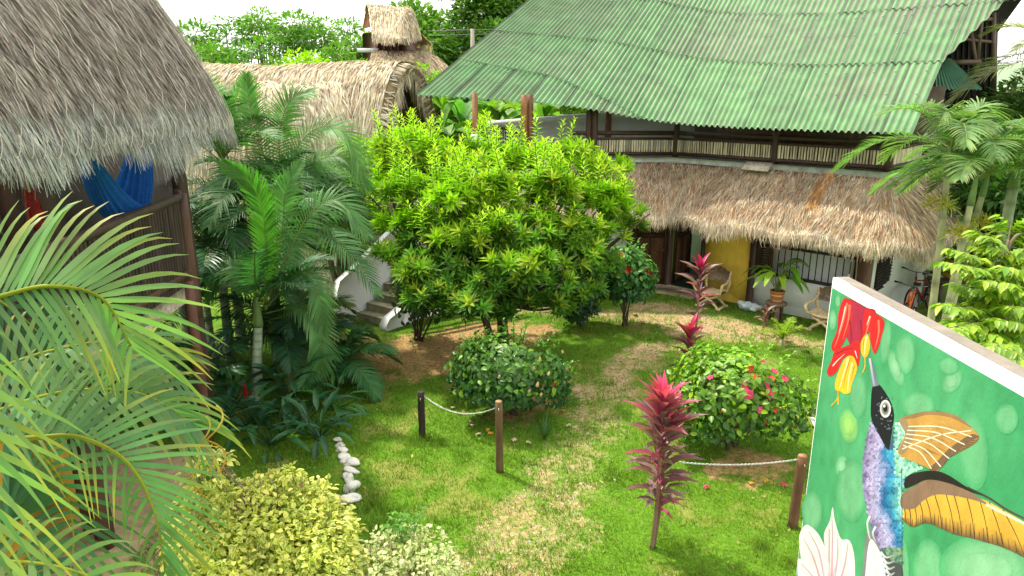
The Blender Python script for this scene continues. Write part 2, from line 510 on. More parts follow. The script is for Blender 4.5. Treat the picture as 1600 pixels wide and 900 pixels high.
def ground_material():
    m = bpy.data.materials.new('ground'); m.use_nodes = True
    nt = m.node_tree; N = nt.nodes; L = nt.links
    b = N['Principled BSDF']; b.inputs['Roughness'].default_value = .95; b.inputs['Specular IOR Level'].default_value = .1
    at_ = N.new('ShaderNodeAttribute'); at_.attribute_name = 'tint'
    sp = N.new('ShaderNodeSeparateColor'); L.new(at_.outputs['Color'], sp.inputs[0])
    tc = N.new('ShaderNodeTexCoord')
    def noise(s, d=6, r=.6):
        n = N.new('ShaderNodeTexNoise'); n.inputs['Scale'].default_value = s; n.inputs['Detail'].default_value = d; n.inputs['Roughness'].default_value = r
        L.new(tc.outputs['Object'], n.inputs['Vector']); return n.outputs['Fac']
    def ramp(fac, *st):
        r = N.new('ShaderNodeValToRGB'); L.new(fac, r.inputs[0])
        e = r.color_ramp.elements
        while len(e) < len(st): e.new(.5)
        for k, (p, c) in enumerate(st): e[k].position = p; e[k].color = (*c, 1)
        return r.outputs[0]
    def mix(f, a, c):
        x = N.new('ShaderNodeMix'); x.data_type = 'RGBA'; L.new(f, x.inputs['Factor']); L.new(a, x.inputs['A']); L.new(c, x.inputs['B']); return x.outputs['Result']
    def mr(fac, a, c, lo=0, hi=1):
        r = N.new('ShaderNodeMapRange'); r.inputs[1].default_value = a; r.inputs[2].default_value = c; r.inputs[3].default_value = lo; r.inputs[4].default_value = hi
        L.new(fac, r.inputs[0]); return r.outputs[0]
    def math_(op, a, c):
        x = N.new('ShaderNodeMath'); x.operation = op; x.use_clamp = True
        for k, v in ((0, a), (1, c)):
            if isinstance(v, (int, float)): x.inputs[k].default_value = v
            else: L.new(v, x.inputs[k])
        return x.outputs[0]
    grass = ramp(noise(26), (.25, (.04, .10, .008)), (.5, (.09, .20, .012)), (.75, (.16, .28, .025)))
    soil = ramp(noise(14, 8), (.3, (.20, .12, .05)), (.55, (.44, .28, .12)), (.75, (.56, .40, .20)))
    v = N.new('ShaderNodeTexVoronoi'); v.inputs['Scale'].default_value = 42; L.new(tc.outputs['Object'], v.inputs['Vector'])
    vs = N.new('ShaderNodeSeparateColor'); L.new(v.outputs['Color'], vs.inputs[0])
    grav = ramp(vs.outputs[0], (.0, (.25, .21, .12)), (.45, (.36, .32, .20)), (.8, (.45, .41, .29)), (1., (.60, .56, .44)))
    grav = mix(mr(v.outputs['Distance'], .25, .6), grav, soil)
    c = mix(math_('MULTIPLY', sp.outputs[2], .8), grass, soil)
    c = mix(mr(math_('ADD', sp.outputs[1], mr(noise(5), .3, .7, -.25, .25)), .3, .7), c, soil)
    gm = mr(math_('ADD', sp.outputs[0], mr(noise(16), .3, .7, -.38, .38)), .2, .85)
    c = mix(gm, c, grav)
    L.new(c, b.inputs['Base Color'])
    bm = N.new('ShaderNodeBump'); bm.inputs['Strength'].default_value = .6; bm.inputs['Distance'].default_value = .02
    L.new(noise(60), bm.inputs['Height']); L.new(bm.outputs[0], b.inputs['Normal'])
    return m
tag(mbg.build('ground', ground_material(), smooth=True), kind='structure')

# grass blades
def grass():
    n = 330000
    # density falls with distance from the camera, so draw in (angle, 1/distance) space
    Y = 5.2 + (rng.random(n) ** 1.25) * 12.3
    X = (rng.random(n) - .5) * 2 * (.80 * Y + .5)
    k = (X > -4.2) & (X < 8.6); X, Y = X[k], Y[k]
    G, D, S = masks(X, Y)
    fl = polydist(X, Y, [(6.2, 17), (9, 14)], [.3, .3])
    p = np.clip(1 - .85 * G, .05, 1) * np.clip(1 - .93 * D, .02, 1) * (1 - .6 * S) * (.35 + .9 * vnoise(X, Y, .22, 31))
    inside = (Y > 17.3 - .96 * (X - 4.8) - .15) & (X > 3.6)
    k = (rng.random(len(X)) < p) & ~inside
    X, Y = X[k], Y[k]; G = G[k]
    m = len(X)
    tall = vnoise(X, Y, .6, 41) * vnoise(X, Y, .15, 43)
    weed = (vnoise(X, Y, .35, 61) > .80) * rng.random(m)
    h = (.018 + .065 * tall + .025 * rng.random(m) + .09 * weed) * (1 - .45 * G)
    a = rng.uniform(0, 2 * np.pi, m); w = .0035 + .0018 * rng.random(m) + .0003 * Y
    ln = rng.uniform(.15, 1.0, m) * h
    b = rng.uniform(0, 2 * np.pi, m)
    P0 = np.stack([X - np.cos(a) * w, Y - np.sin(a) * w, np.full(m, -.012)], 1)
    P1 = np.stack([X + np.cos(a) * w, Y + np.sin(a) * w, np.full(m, -.012)], 1)
    P2 = np.stack([X + np.cos(b) * ln, Y + np.sin(b) * ln, h], 1)
    V = np.stack([P0, P1, P2], 1)
    hue = np.clip(fbm(X, Y, .9, 51) * .8 - .1 + rng.random(m) * .35 + smooth(-2, 4, X) * .25 - .05, 0, 1)
    c = mixc((.075, .16, .012), (.225, .32, .04), hue)
    dry = rng.random(m) < (.04 + .16 * G); c[dry] = (.27, .23, .09)
    c = jitc(c, m, .25, .1)
    mb = MB(); mb.add(V.reshape(-1, 3), tris=np.arange(m * 3).reshape(-1, 3), col=np.repeat(c, 3, 0))
    tag(mb.build('grass', LEAF), kind='stuff')
grass()

def litter():
    n = 2600; Y = 5.3 + rng.random(n) * 12; X = (rng.random(n) - .5) * 1.45 * Y
    k = (X > -3.5) & (X < 7.5) & (rng.random(n) < .15 + .9 * vnoise(X, Y, 1.3, 88) ** 2) & ~((Y > 17.2 - .96 * (X - 4.8)) & (X > 3.6)); X, Y = X[k], Y[k]; m = len(X)
    a = rng.uniform(0, 6.3, m); D = np.stack([np.cos(a), np.sin(a), rng.uniform(-.1, .5, m)], 1)
    c = np.array([(.30, .18, .07), (.42, .28, .10), (.22, .13, .06), (.50, .36, .12), (.30, .30, .08)])[rng.integers(0, 5, m)]
    mb = MB(); V = A([0, 0, 0], [-.22, .45, .1], [.22, .42, .12], [0, 1, .05])
    S = .02 + .05 * rng.random(m) ** 2; x = np.stack([-np.sin(a), np.cos(a), a * 0], 1)
    P = np.stack([X, Y, np.full(m, .022)], 1)[:, None] + (V[None, :, 0, None] * x[:, None] + V[None, :, 1, None] * D[:, None] + V[None, :, 2, None] * A(0, 0, 1)) * S[:, None, None]
    mb.add(P.reshape(-1, 3), tris=(np.array([(0, 2, 1), (1, 2, 3)])[None] + (np.arange(m) * 4)[:, None, None]).reshape(-1, 3), col=np.repeat(jitc(c, m), 4, 0))
    tag(mb.build('leaf_litter', PETAL), kind='stuff')
litter()

def gravel():
    n = 42000
    Y = 5.2 + rng.random(n) ** 1.3 * 12.3; X = (rng.random(n) - .5) * 2 * (.75 * Y)
    k = (X > -3) & (X < 8.5); X, Y = X[k], Y[k]
    G, D, S = masks(X, Y)
    k = (rng.random(len(X)) < (G ** 1.5) * .42 + .012) & ~((Y > 17.3 - .96 * (X - 4.8) - .1) & (X > 3.6))
    X, Y = X[k], Y[k]; m = len(X)
    s = .007 + .016 * rng.random(m) ** 2.5
    base = A([1, 0, 0], [0, 1, 0], [-1, 0, 0], [0, -1, 0], [.1, .1, .75])
    j = 1 + .45 * (rng.random((m, 5, 3)) - .5)
    a = rng.uniform(0, 6.3, m); ca, sa = np.cos(a), np.sin(a)
    V = base[None] * j * s[:, None, None]
    V = np.stack([V[..., 0] * ca[:, None] * 1.3 - V[..., 1] * sa[:, None], V[..., 0] * sa[:, None] * 1.3 + V[..., 1] * ca[:, None], V[..., 2]], -1)
    V = V + np.stack([X, Y, np.full(m, -.008)], 1)[:, None]
    t = np.array([(0, 1, 4), (1, 2, 4), (2, 3, 4), (3, 0, 4)])
    c = jitc(mixc((.26, .22, .14), (.50, .46, .36), rng.random(m) ** 1.3), m, .2, .06)
    mb = MB(); mb.add(V.reshape(-1, 3), tris=(t[None] + (np.arange(m) * 5)[:, None, None]).reshape(-1, 3), col=np.repeat(c, 5, 0))
    tag(mb.build('gravel', ROCK), kind='stuff')
gravel()

# sandy path below the left hut
mb = MB()
pp = [A(-5.6, 5.0, .01), A(-3.55, 5.0, .01), A(-3.45, 6.6, .01), A(-3.9, 7.8, .01), A(-4.5, 9.0, .01), A(-5.6, 9.6, .01), A(-9.0, 9.6, .01), A(-9.0, 5.0, .01)]
poly(mb, pp, (.42, .32, .18))
tag(mb.build('sandy_path', CONC), kind='structure')

# ------------------------------------------------------------------ the lodge with the green corrugated roof
DW = (.045, .024, .015)          # dark stained wood
BR = (.16, .075, .035)           # brown wood
WHITE = (.78, .79, .78)
lodge = thing('corrugated_roof_lodge', 'white and yellow lodge under a big green corrugated roof with a thatched canopy', 'building', (4.8, 17.3, 0))
fd = A(.72, -.69, 0); fd = fd / np.linalg.norm(fd)
fn = A(-.69, -.72, 0); fn = fn / np.linalg.norm(fn)
def P_(s, off=0, z=0): return A(4.8, 17.3, z) + fd * s + fn * off
K = P_(-1.0); CN = P_(3.94); sd = -fn; sn = fd      # side wall runs along sd, faces sn
KL = A(-.4, 18.05, 0)

def wall(mb, a, b, z0, z1, th, n, col):
    """upright wall from a to b; outer face on the line, thickness away from n"""
    a = np.asarray(a, float); b = np.asarray(b, float); n = np.asarray(n, float)
    c = (a + b) / 2 - n * th / 2; c = A(c[0], c[1], (z0 + z1) / 2)
    box(mb, c, (np.linalg.norm((b - a)[:2]), th, z1 - z0), A(b[0] - a[0], b[1] - a[1], 0), col)

# roof
EPX = [(650, 150, 18.5), (740, 155, 18.2), (830, 160, 17.8), (940, 172, 17.5), (1010, 190, 17.3), (1080, 198, 16.8), (1240, 205, 15.1), (1425, 211, 13.6)]
EPT = np.array([at(*e) for e in EPX]); EC = cr(EPT, 200)
for _ in range(700): EC[1:-1] = (EC[:-2] + 2 * EC[1:-1] + EC[2:]) / 4
EDX = np.interp(np.linspace(0, 7, 200), np.arange(8), [.58, .51, .47, .45, .45, .46, .52, .6])
for _ in range(300): EDX[1:-1] = (EDX[:-2] + 2 * EDX[1:-1] + EDX[2:]) / 4
ELEN = np.concatenate([[0], np.cumsum(np.linalg.norm(np.diff(EC, axis=0), axis=1))]); ES = ELEN[-1]
def eave(s):
    e = np.stack([np.interp(s, ELEN, EC[:, k]) for k in range(3)], -1)
    last = (EC[-1] - EC[-8]) / np.linalg.norm(EC[-1] - EC[-8])
    e = e + np.maximum(s - ES, 0)[..., None] * last
    dx = np.interp(s, ELEN, EDX)
    return e, np.stack([dx, np.sqrt(1 - dx ** 2), np.full(np.shape(dx), .54)], -1)
slist = np.interp([1010, 830, 650], [e[0] for e in EPX], [ELEN[int(i / 7 * 199)] for i in range(8)])
def seam(k, s):
    s0 = np.interp(s, [0, slist[1], slist[0]], [1.7, 1.15, .0])
    s1 = np.interp(s, [0, slist[0], ES * .8, ES], [3.2, 2.9, 2.5, 2.55])
    return [np.zeros_like(s), s0, s1, s1 + 2.5, s1 + 5.2][k]
PITCHW = .134
mbR = MB(); mbS = MB()
for row in range(4):
    smax = ES + (0 if row < 2 else 2.2)
    off = [0, .35, .7, .2][row]
    w = PITCHW * 7
    k = -1
    while True:
        k += 1
        s0 = k * w - off; s1 = s0 + w + PITCHW * .5
        if s0 >= smax: break
        s0c, s1c = max(s0, 0), min(s1, smax)
        if s1c - s0c < .1: continue
        ss = np.linspace(s0c, s1c, max(8, int((s1c - s0c) / PITCHW * 8)))
        f = np.linspace(0, 1, 7)
        d0, d1 = seam(row, ss), seam(row + 1, ss)
        if row == 0:
            kk = d1 > .03
            if kk.sum() < 4: continue
            ss, d0, d1 = ss[kk], d0[kk], d1[kk]
        e, dr = eave(ss)
        d = d0[:, None] + (d1 - d0 + .06)[:, None] * f[None]
        if row >= 2:      # gable end cut on the slant
            lim = (ss - ES) / .30 + 2.5
            d = np.where(ss[:, None] > ES, np.maximum(d, np.minimum(lim[:, None], (d1 + .06)[:, None])), d)
        P = e[:, None] + dr[:, None] * d[..., None]
        nr = nrm(np.cross(np.gradient(e, axis=0), dr)); nr *= np.sign(nr[:, 2:3])
        tilt = .017 * (1 - f)[None] * (1 if row else .4) + (.014 * (1 - (ss - s0c) / (s1c - s0c)))[:, None]
        wv = np.cos(ss / PITCHW * 2 * np.pi)
        P = P + nr[:, None] * (.031 * wv[:, None] + tilt + .003 * rng.random())[..., None]
        # algae settles in the troughs, more of it up the slope
        al = np.clip((.42 - .85 * wv)[:, None] * (.42 + .08 * d) + (fbm(ss[:, None] * 1.0 + row * 9, d, 1.6, 77) - .46) * 1.2, 0, 1)
        gcol = A(.105, .25, .092) * (1 + .22 * (rng.random() - .5))
        c = mixc(gcol, (.15, .15, .105), al)
        c[:2] = (.04, .05, .035)
        grid(mbR, P, c)
        for q in (.08, .5, .92):
            for wq in range(0, 8, 3):
                x = (round(s0c / PITCHW) + wq) * PITCHW
                if not (s0c < x < s1c) or (row >= 2 and x > ES): continue
                i = int(np.argmin(abs(ss - x))); j = int(q * 6)
                box(mbS, P[i, j] + nr[i] * .008, (.035, .035, .015), col=(.55, .55, .52))
ROOFM = M('corrugated_sheet', .6, 0, 2.5, .22, .1, 40, spec=.35, stain=.22, stain_col=(.12, .14, .09), stain_s=1.1)
mbR.build('corrugated_roof', ROOFM, lodge, smooth=True)
tag(mbS.build('roof_screws', METAL, lodge), kind='stuff')
# far slope, out of view, keeps the interior dark; gable boards painted interior-dark
mb = MB()
ss = np.linspace(0, ES + 1.6, 30); e, dr = eave(ss); rg = e + dr * (seam(4, ss)[:, None])
bk = rg + A(.9, 7.5, -4.2)
grid(mb, np.stack([rg, bk], 1), (.08, .17, .08))
mb.build('rear_roof_slope', ROOFM, lodge)
mb = MB()
gp = [at(1420, 218, 18.6), at(1440, 120, 18.6), at(1500, -10, 18.6), at(1560, -60, 18.6), at(1640, -60, 18.6), at(1556, 55, 18.6), at(1556, 150, 18.6), at(1545, 225, 18.6)]
prism(mb, gp, (0, .12, 0), (.022, .017, .015))  # near-black colour stands for the shade inside the roof
for px in np.arange(1455, 1560, 9):
    a, b = at(px, 200, 18.57), at(px + 4, max(0, 95 - (px - 1470) * .9), 18.57)
    bar(mb, a, b, .05, .03, (.03, .022, .018))
mb.build('gable_shade_panel', WOOD, lodge)
mb = MB()
for a, b, r in [((1482, 98), (1531, 97), .07), ((1498, 28), (1552, 30), .05), ((1516, 45), (1530, 130), .05), ((1536, 10), (1526, 100), .05), ((1490, 60), (1555, 66), .04), ((1552, 20), (1553, 150), .06)]:
    tube(mb, [at(*a, 18.3), at(*b, 18.3)], r, 7, (.13, .09, .06))
mb.build('roof_truss', WOOD, lodge)
mb = MB()
a = np.linspace(0, 1, 60); lo0, lo1 = at(1462, 140, 16.8), at(1535, 140, 17.6); hi0, hi1 = at(1462, 92, 18.2), at(1485, 92, 18.3)
P = np.stack([lo0 + (lo1 - lo0) * a[:, None], hi0 + (hi1 - hi0) * a[:, None]], 1); P[..., 2] += (.02 * np.cos(a * 2 * np.pi * 12))[:, None]
grid(mb, P, (.07, .2, .12)); mb.build('side_roof', ROOFM, lodge, smooth=True)

# walls
mb = MB()
wall(mb, KL, K - A(1.0, 0, 0), 0, 3.28, .16, (0, -1, 0), WHITE)
wall(mb, K - A(1.0, 0, 0), K, 2.25, 3.28, .16, (0, -1, 0), WHITE)
wall(mb, P_(-.96), P_(-.02), 2.2, 3.28, .16, fn, WHITE)
wall(mb, P_(1.36), P_(3.62), 0, .84, .16, fn, WHITE)
wall(mb, P_(1.36), P_(3.62), 2.25, 3.28, .16, fn, WHITE)
wall(mb, CN, CN + sd * 4.2, 0, 3.28, .16, sn, WHITE)
wall(mb, P_(1.4, -.28), P_(3.6, -.28), .0, 2.6, .06, fn, (.80, .81, .82))      # pale inner wall behind the window
wall(mb, P_(0, -.16), P_(0, -2.6), 0, 3.0, .1, -fd, (.55, .58, .62))         # inner wall beside the open door
wall(mb, P_(-1.9, -2.6), P_(.4, -2.6), 0, 3.0, .1, fn, (.45, .48, .5))
mb.build('white_wall', PLASTER, lodge)
mb = MB(); wall(mb, P_(0), P_(1.22), 0, 3.28, .16, fn, (.84, .56, .08)); mb.build('yellow_wall', YPLASTER, lodge)
mb = MB()
prism(mb, [P_(-1.0, -.02, 0), P_(0, -.02, 0), P_(0, -2.6, 0), P_(-1.9, -2.6, 0)], (0, 0, .13), (.05, .13, .11))
mb.build('teal_floor', CONC, lodge)
mb = MB()
prism(mb, [P_(.0, .02, 0), P_(.0, .5, 0), K + A(-.25, -.5, 0), K + A(-1.1, -.45, 0), K + A(-1.1, -.02, 0), K + A(0, -.02, 0)], (0, 0, .12), (.42, .34, .22))
mb.build('door_step', CONC, lodge)
# posts of the ground floor
def post_part(a, r, z0, z1, col, name='post', sq=None):
    mb = MB()
    if sq: box(mb, A(a[0], a[1], (z0 + z1) / 2), (sq[0], sq[1], z1 - z0), fd, col, bev=.01)
    else: tube(mb, [A(a[0], a[1], z) for z in np.linspace(z0, z1, 6)], r, 10, col, jit=.06)
    return mb.build(name, WOOD, lodge, smooth=not sq)
post_part(P_(1.29, .012), 0, 0, 3.2, (.075, .045, .028), sq=(.14, .16))
post_part(P_(3.78, .012), 0, 0, 3.2, (.15, .08, .045), sq=(.3, .2))
post_part(P_(-.98, .02), 0, 0, 3.2, (.09, .05, .03), sq=(.12, .16))
post_part(K + A(-1.02, -.02, 0), 0, 0, 3.2, DW, sq=(.12, .14))
post_part(P_(-.02, .02), 0, 0, 3.2, DW, sq=(.07, .17))

def door_leaf(p0, p1, z0, z1, nrm_, label=None):
    """framed leaf with slanting slats in an upper and a lower panel, set like a chevron"""
    p0, p1 = np.asarray(p0, float), np.asarray(p1, float); n = np.asarray(nrm_, float); d = p1 - p0; W = np.linalg.norm(d); d = d / W
    up = A(0, 0, 1)
    def pt(x, z, o=0): return p0 + d * x + up * z + n * o
    mb = MB()
    for x in (.05, W - .05): bar(mb, pt(x, z0), pt(x, z1), .1, .05, DW, up=n)
    for z in (z0 + .06, z0 + (z1 - z0) * .62, z1 - .06): bar(mb, pt(.1, z), pt(W - .1, z), .12, .045, DW, up=n)
    bar(mb, pt(W / 2, z0 + .12), pt(W / 2, z1 - .12), .04, .04, DW, up=n)
    o = mb.build('door', WOOD, lodge)
    mb = MB()
    box(mb, pt(W / 2, (z0 + z1) / 2, -.012), (W - .2, .012, z1 - z0 - .2), d, (.015, .01, .008))
    for za, zb in ((z0 + .12, z0 + (z1 - z0) * .62 - .06), (z0 + (z1 - z0) * .62 + .06, z1 - .12)):
        for h, (xa, xb) in enumerate(((.1, W / 2 - .02), (W / 2 + .02, W - .1))):
            sgn = 1 if h == 0 else -1; wd = xb - xa
            for z in np.arange(za - wd, zb + wd, .075):
                # clip the slanting slat to its panel
                q = [(xa, z if sgn > 0 else z + wd), (xb, z + wd if sgn > 0 else z)]
                (x0, y0), (x1, y1) = q
                ts = [0., 1.]
                for lim in (za, zb):
                    if (y0 - lim) * (y1 - lim) < 0: ts.append((lim - y0) / (y1 - y0))
                ts = sorted(t for t in ts if za - 1e-6 <= y0 + (y1 - y0) * t <= zb + 1e-6)
                if len(ts) < 2 or ts[-1] - ts[0] < .05: continue
                a_, b_ = ts[0], ts[-1]
                bar(mb, pt(x0 + wd * a_, y0 + (y1 - y0) * a_, .004), pt(x0 + wd * b_, y0 + (y1 - y0) * b_, .004), .038, .022, (.19, .085, .04), up=n)
    mb.build('slat', WOOD, o)
    mb = MB(); tube(mb, [pt(W - .09, 1.05, .03), pt(W - .09, 1.05, .07), pt(W - .16, 1.05, .07)], .012, 6, (.3, .28, .22)); mb.build('handle', METAL, o)
    return o
door_leaf(K + A(-.96, -.01, 0), K + A(-.06, -.01, 0), .13, 2.22, (0, -1, 0))
door_leaf(P_(-.92, -.1), P_(-.92, -.1) + A(.60, .70, 0), .14, 2.18, nrm(A(.7, -.6, 0)))

# barred window with louvred shutter
mb = MB()
for z in (.87, 1.55, 2.2): bar(mb, P_(1.38, .0, z), P_(3.62, .0, z), .06, .06, (.03, .02, .017))
for s in (1.40, 3.60): bar(mb, P_(s, .0, .9), P_(s, .0, 2.2), .07, .07, (.04, .025, .02), up=fn)
wf = mb.build('window', WOOD, lodge)
mb = MB()
for s in np.arange(1.74, 3.55, .145): tube(mb, [P_(s, .0, .9), P_(s, .0, 2.2)], .012, 6, (.025, .018, .015), caps=False)
mb.build('window_bars', METAL, wf)
mb = MB()
bar(mb, P_(1.44, -.01, .9), P_(1.44, -.01, 2.2), .04, .04, DW, up=fn); bar(mb, P_(1.68, -.01, .9), P_(1.68, -.01, 2.2), .05, .04, DW, up=fn)
for z in np.arange(.95, 2.15, .055): box(mb, P_(1.56, -.012, z), (.2, .045, .01), fd, (.06, .038, .028), up=nrm(A(0, 0, 1) + fn * .7))
mb.build('shutter', WOOD, wf)
# side shutter (dark louvres) on the end wall
mb = MB()
for z in np.arange(.85, 2.3, .07):
    w_ = .95 if z > 1.05 else .95 - (1.05 - z) * 2
    a = CN + sd * .2 + sn * .03; bar(mb, A(a[0], a[1], z), A(*(a + sd * w_)[:2], z), .05, .02, (.028, .02, .017), up=nrm(A(0, 0, 1) + sn * .6))
box(mb, CN + sd * .68 + sn * .012 + A(0, 0, 1.6), (1.0, .02, 1.4), sd, (.02, .014, .012))
mb.build('side_shutter', WOOD, lodge)
# wall lamp under the eave
mb = MB()
box(mb, P_(.62, .03, 1.92), (.09, .05, .22), fd, DW); tube(mb, [P_(.62, .05, 1.95), P_(.62, .16, 1.98), P_(.62, .18, 1.9)], .012, 6, DW)
wl = mb.build('wall_lamp', WOOD, lodge)
mb = MB(); lathe(mb, P_(.62, .18, 1.72), [(.02, .18), (.06, .16), (.075, .08), (.06, .02), (.02, 0)], 14, (.5, .45, .36)); mb.build('lamp_shade', GLOSSP, wl, smooth=True)

# upper floor
mb = MB()
top = [KL + A(0, -.1, 0), K + A(-.05, -.1, 0), P_(3.94, .1) + sn * .1, CN + sd * 4.2 + sn * .1, CN + sd * 4.2 + A(0, 3, 0), KL + A(0, 3.2, 0)]
prism(mb, [A(p[0], p[1], 3.285) for p in top], (0, 0, .13), (.34, .36, .31))
mb.build('floor_slab', CONC, lodge)
mb = MB()
rl = [A(1.5, 18.0, 0), K, P_(3.95), CN + sd * 3.6]
for a, b in zip(rl[:-1], rl[1:]):
    n_ = nrm(np.cross(b - a, A(0, 0, 1)))
    for z, r in ((4.0, .055), (3.86, .035), (3.50, .05)):
        tube(mb, [A(a[0], a[1], z), A(b[0], b[1], z)], r, 8, DW)
rail = mb.build('balcony_railing', WOOD, lodge, smooth=True)
mb = MB()
for a, b in zip(rl[:-1], rl[1:]):
    L = np.linalg.norm(b - a); d = (b - a) / L
    for x in np.arange(.07, L - .05, .062):
        p = a + d * x; h = 3.85 + .0 * rng.random(); q = (rng.random(2) - .5) * .02
        tube(mb, [A(p[0] + q[0], p[1], 3.52), A(p[0] + q[1], p[1], h)], .019 + .006 * rng.random(), 5, A(.52, .45, .31) * (.6 + .7 * rng.random()), caps=False)
mb.build('cane_panel', CANE, rail)
for p in (K, P_(1.55), P_(3.95), A(1.9, 18.0, 0), P_(-.0) * 0 + A(2.05, 17.95, 0)):
    post_part(p, .075, 3.42, 4.22 if p[0] > 4 else 4.75, DW, 'railing_post')
for px, Y, y0, r, c in ((742, 17.95, 157, .075, (.2, .09, .035)), (819, 17.75, 160, .085, (.23, .10, .04)), (828, 17.9, 160, .09, (.17, .075, .032)), (925, 18.05, 178, .085, (.09, .045, .025)), (951, 19.4, 180, .09, (.17, .075, .03))):
    p0 = at(px, y0 - 4, Y); post_part(p0, r, 0 if px == 742 else 3.42, p0[2] + .12, c, 'roof_post')
mb = MB(); p = at(742, 210, 17.95); lathe(mb, A(p[0], p[1], 0), [(.16, 0), (.16, 3.9), (.13, 3.98), (.08, 3.98)], 14, WHITE); mb.build('post_base', PLASTER, lodge)
# back room of the upper floor: dark cane wall and a boarded ceiling edge
mb = MB()
wall(mb, A(4.9, 19.5, 0), P_(4.2, -2.3), 3.42, 5.1, .1, fn, (.10, .075, .05))
wall(mb, P_(-.4, -.9), P_(3.9, -.9), 3.95, 4.55, .08, fn, (.17, .12, .075))
mb.build('upper_wall', CANE, lodge)
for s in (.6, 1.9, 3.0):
    mb = MB(); bar(mb, P_(s, -.84, 4.25), P_(s + .7, -.84, 4.25), .25, .03, (.012, .012, .014), up=fn); mb.build('opening_shade_strip', WOOD, lodge)  # near-black strips paint the shade of openings onto the solid wall
mb = MB()
a, b, c = at(758, 196, 20.2), at(945, 181, 20.2), at(1090, 186, 20.2)
prism(mb, [a, b, c, A(c[0], c[1], 3.42), A(a[0], a[1], 3.42)], (0, .15, 0), WHITE)
tube(mb, [a + A(0, .07, .02), b + A(0, .07, .02), c + A(0, .07, .02)], .09, 8, WHITE)
mb.build('terrace_parapet', PLASTER, lodge)
mb = MB()
a, b = at(768, 199, 18.2), at(797, 201, 18.2)
for z in (0, -.62): tube(mb, [a + A(0, 0, z), b + A(.04, 0, z)], .04, 7, DW)
for x in np.linspace(0, 1, 9): tube(mb, [a + (b - a) * x, a + (b - a) * x + A(0, 0, -.62)], .018, 5, DW, caps=False)
bar(mb, at(793, 222, 18.1), at(810, 205, 18.1), .08, .06, (.03, .025, .025))
mb.build('stair_gate', WOOD, lodge)

# thatched canopy
nO = nrm(A(-.36, -.93, 0))
top = [A(-.3, 18.0, 0), A(2.0, 18.0, 0), K, P_(.8), P_(2.4), CN - fd * .15, CN, CN + sd * .15, CN + sd * 2.2, CN + sd * 4.2]
ev = [A(-.3, 16.75, 0), A(2.0, 16.75, 0), K + nO * 1.27, P_(.8, 1.2), P_(2.4, 1.22), P_(3.75, 1.22), CN + nrm(fn + sn) * 1.45, CN + sn * 1.15 + sd * .1, CN + sn * 1.1 + sd * 2.2, CN + sn * 1.1 + sd * 4.2]
T_ = cr(top, 60); E_ = cr(ev, 60)
P = np.zeros((60, 7, 3))
for j, v in enumerate(np.linspace(0, 1, 7)):
    P[:, j] = E_ * (1 - v) + T_ * v
    P[:, j, 2] = 2.12 + 1.24 * (v ** .85) + .05 * np.sin(np.arange(60) * .9) * (1 - v)
mb = MB()
tc_ = [(.46, .35, .24), (.52, .42, .30), (.38, .28, .19), (.58, .49, .37), (.30, .20, .13)]
thatch(mb, P, 26000, .34, .011, tc_, lift=.05, fringe=11000, fl=(.05, .30), out=(5, 18.5, 1.0), skew=.5, base=(.13, .09, .055),
       fcols=[(.58, .49, .37), (.50, .41, .30), (.66, .57, .44), (.40, .31, .21)])
thatch(mb, P + A(0, 0, .012), 1500, .3, .010, [(.36, .16, .06), (.42, .2, .08), (.3, .13, .05)], lift=.05, out=(5, 18.5, 1.0), skew=.4, urange=(.1, .75), vmax=1)
uo = .505
thatch(mb, P[:, 2:] + A(0, 0, .02), 170, .34, .014, [(.50, .24, .08), (.52, .34, .16), (.44, .20, .07)], lift=.06, out=(5, 18.5, 1.0), skew=.3, urange=(.468, .484))
mb.build('thatched_canopy', STRAW, lodge)
mb = MB(); b0 = P_(1.3, .28, 3.36); box(mb, b0, (.62, .3, .03), fd, (.5, .44, .34), up=nrm(A(0, 0, 1) + fn * .6)); mb.build('ridge_board', PALEWOOD, lodge)

# hanging ropes with a float at the window corner
rp = P_(3.52, .14)
r_ = thing('hanging_rope', 'two pale ropes with a glass float hanging at the window corner of the lodge', 'rope', A(rp[0], rp[1], .9))
for dx, zb in ((0, 1.0), (.1, .93)):
    mb = MB(); p = rp + fd * dx
    tube(mb, cr([A(p[0], p[1], 2.35), A(p[0] + .015, p[1], 1.7), A(p[0] + .03 + dx * .2, p[1], zb)], 12), .013, 6, (.42, .32, .17)); mb.build('rope', CLOTH, r_, smooth=True)
mb = MB(); lathe(mb, A(rp[0] - .02, rp[1] - .02, .98), [(.01, 0), (.05, .02), (.06, .1), (.05, .16), (.025, .18), (.02, .24)], 12, (.62, .66, .62)); mb.build('float', GLOSSP, r_, smooth=True)

# ------------------------------------------------------------------ white outdoor staircase
SL = g(560, 500); SR = g(604, 512); ed = nrm(SR - SL); as_ = A(-ed[1], ed[0], 0); sw = np.linalg.norm(SR - SL)
stair = thing('outdoor_staircase', 'concrete steps with a curved white side wall and dark log handrail beside the palms', 'staircase', SL)
mb = MB()
for k in range(12):
    a = SL + as_ * (.27 * k); z1 = .17 * (k + 1)
    box(mb, A(*(a + ed * sw / 2 + as_ * .16)[:2], z1 / 2), (sw, .32, z1), ed, A(.30, .27, .19), bev=.012)
    box(mb, A(*(a + ed * sw / 2 + as_ * .15)[:2], z1 + .012), (sw - .004, .33, .024), ed, A(.44, .39, .27), bev=.008)
mb.build('steps', CONC, stair)
mb = MB()
prof = [(-.55, 0), (-.55, .75), (-.45, 1.0), (0, 1.22), (.9, 1.72), (2.2, 2.45), (3.2, 3.0), (3.2, 0)]
def sp_(s, z, o=0): return A(*(SL + as_ * s + ed * o)[:2], z)
prism(mb, [sp_(s, z, -.004) for s, z in prof], ed * -.16, WHITE)
mb.build('side_wall', PLASTER, stair)
mb = MB()
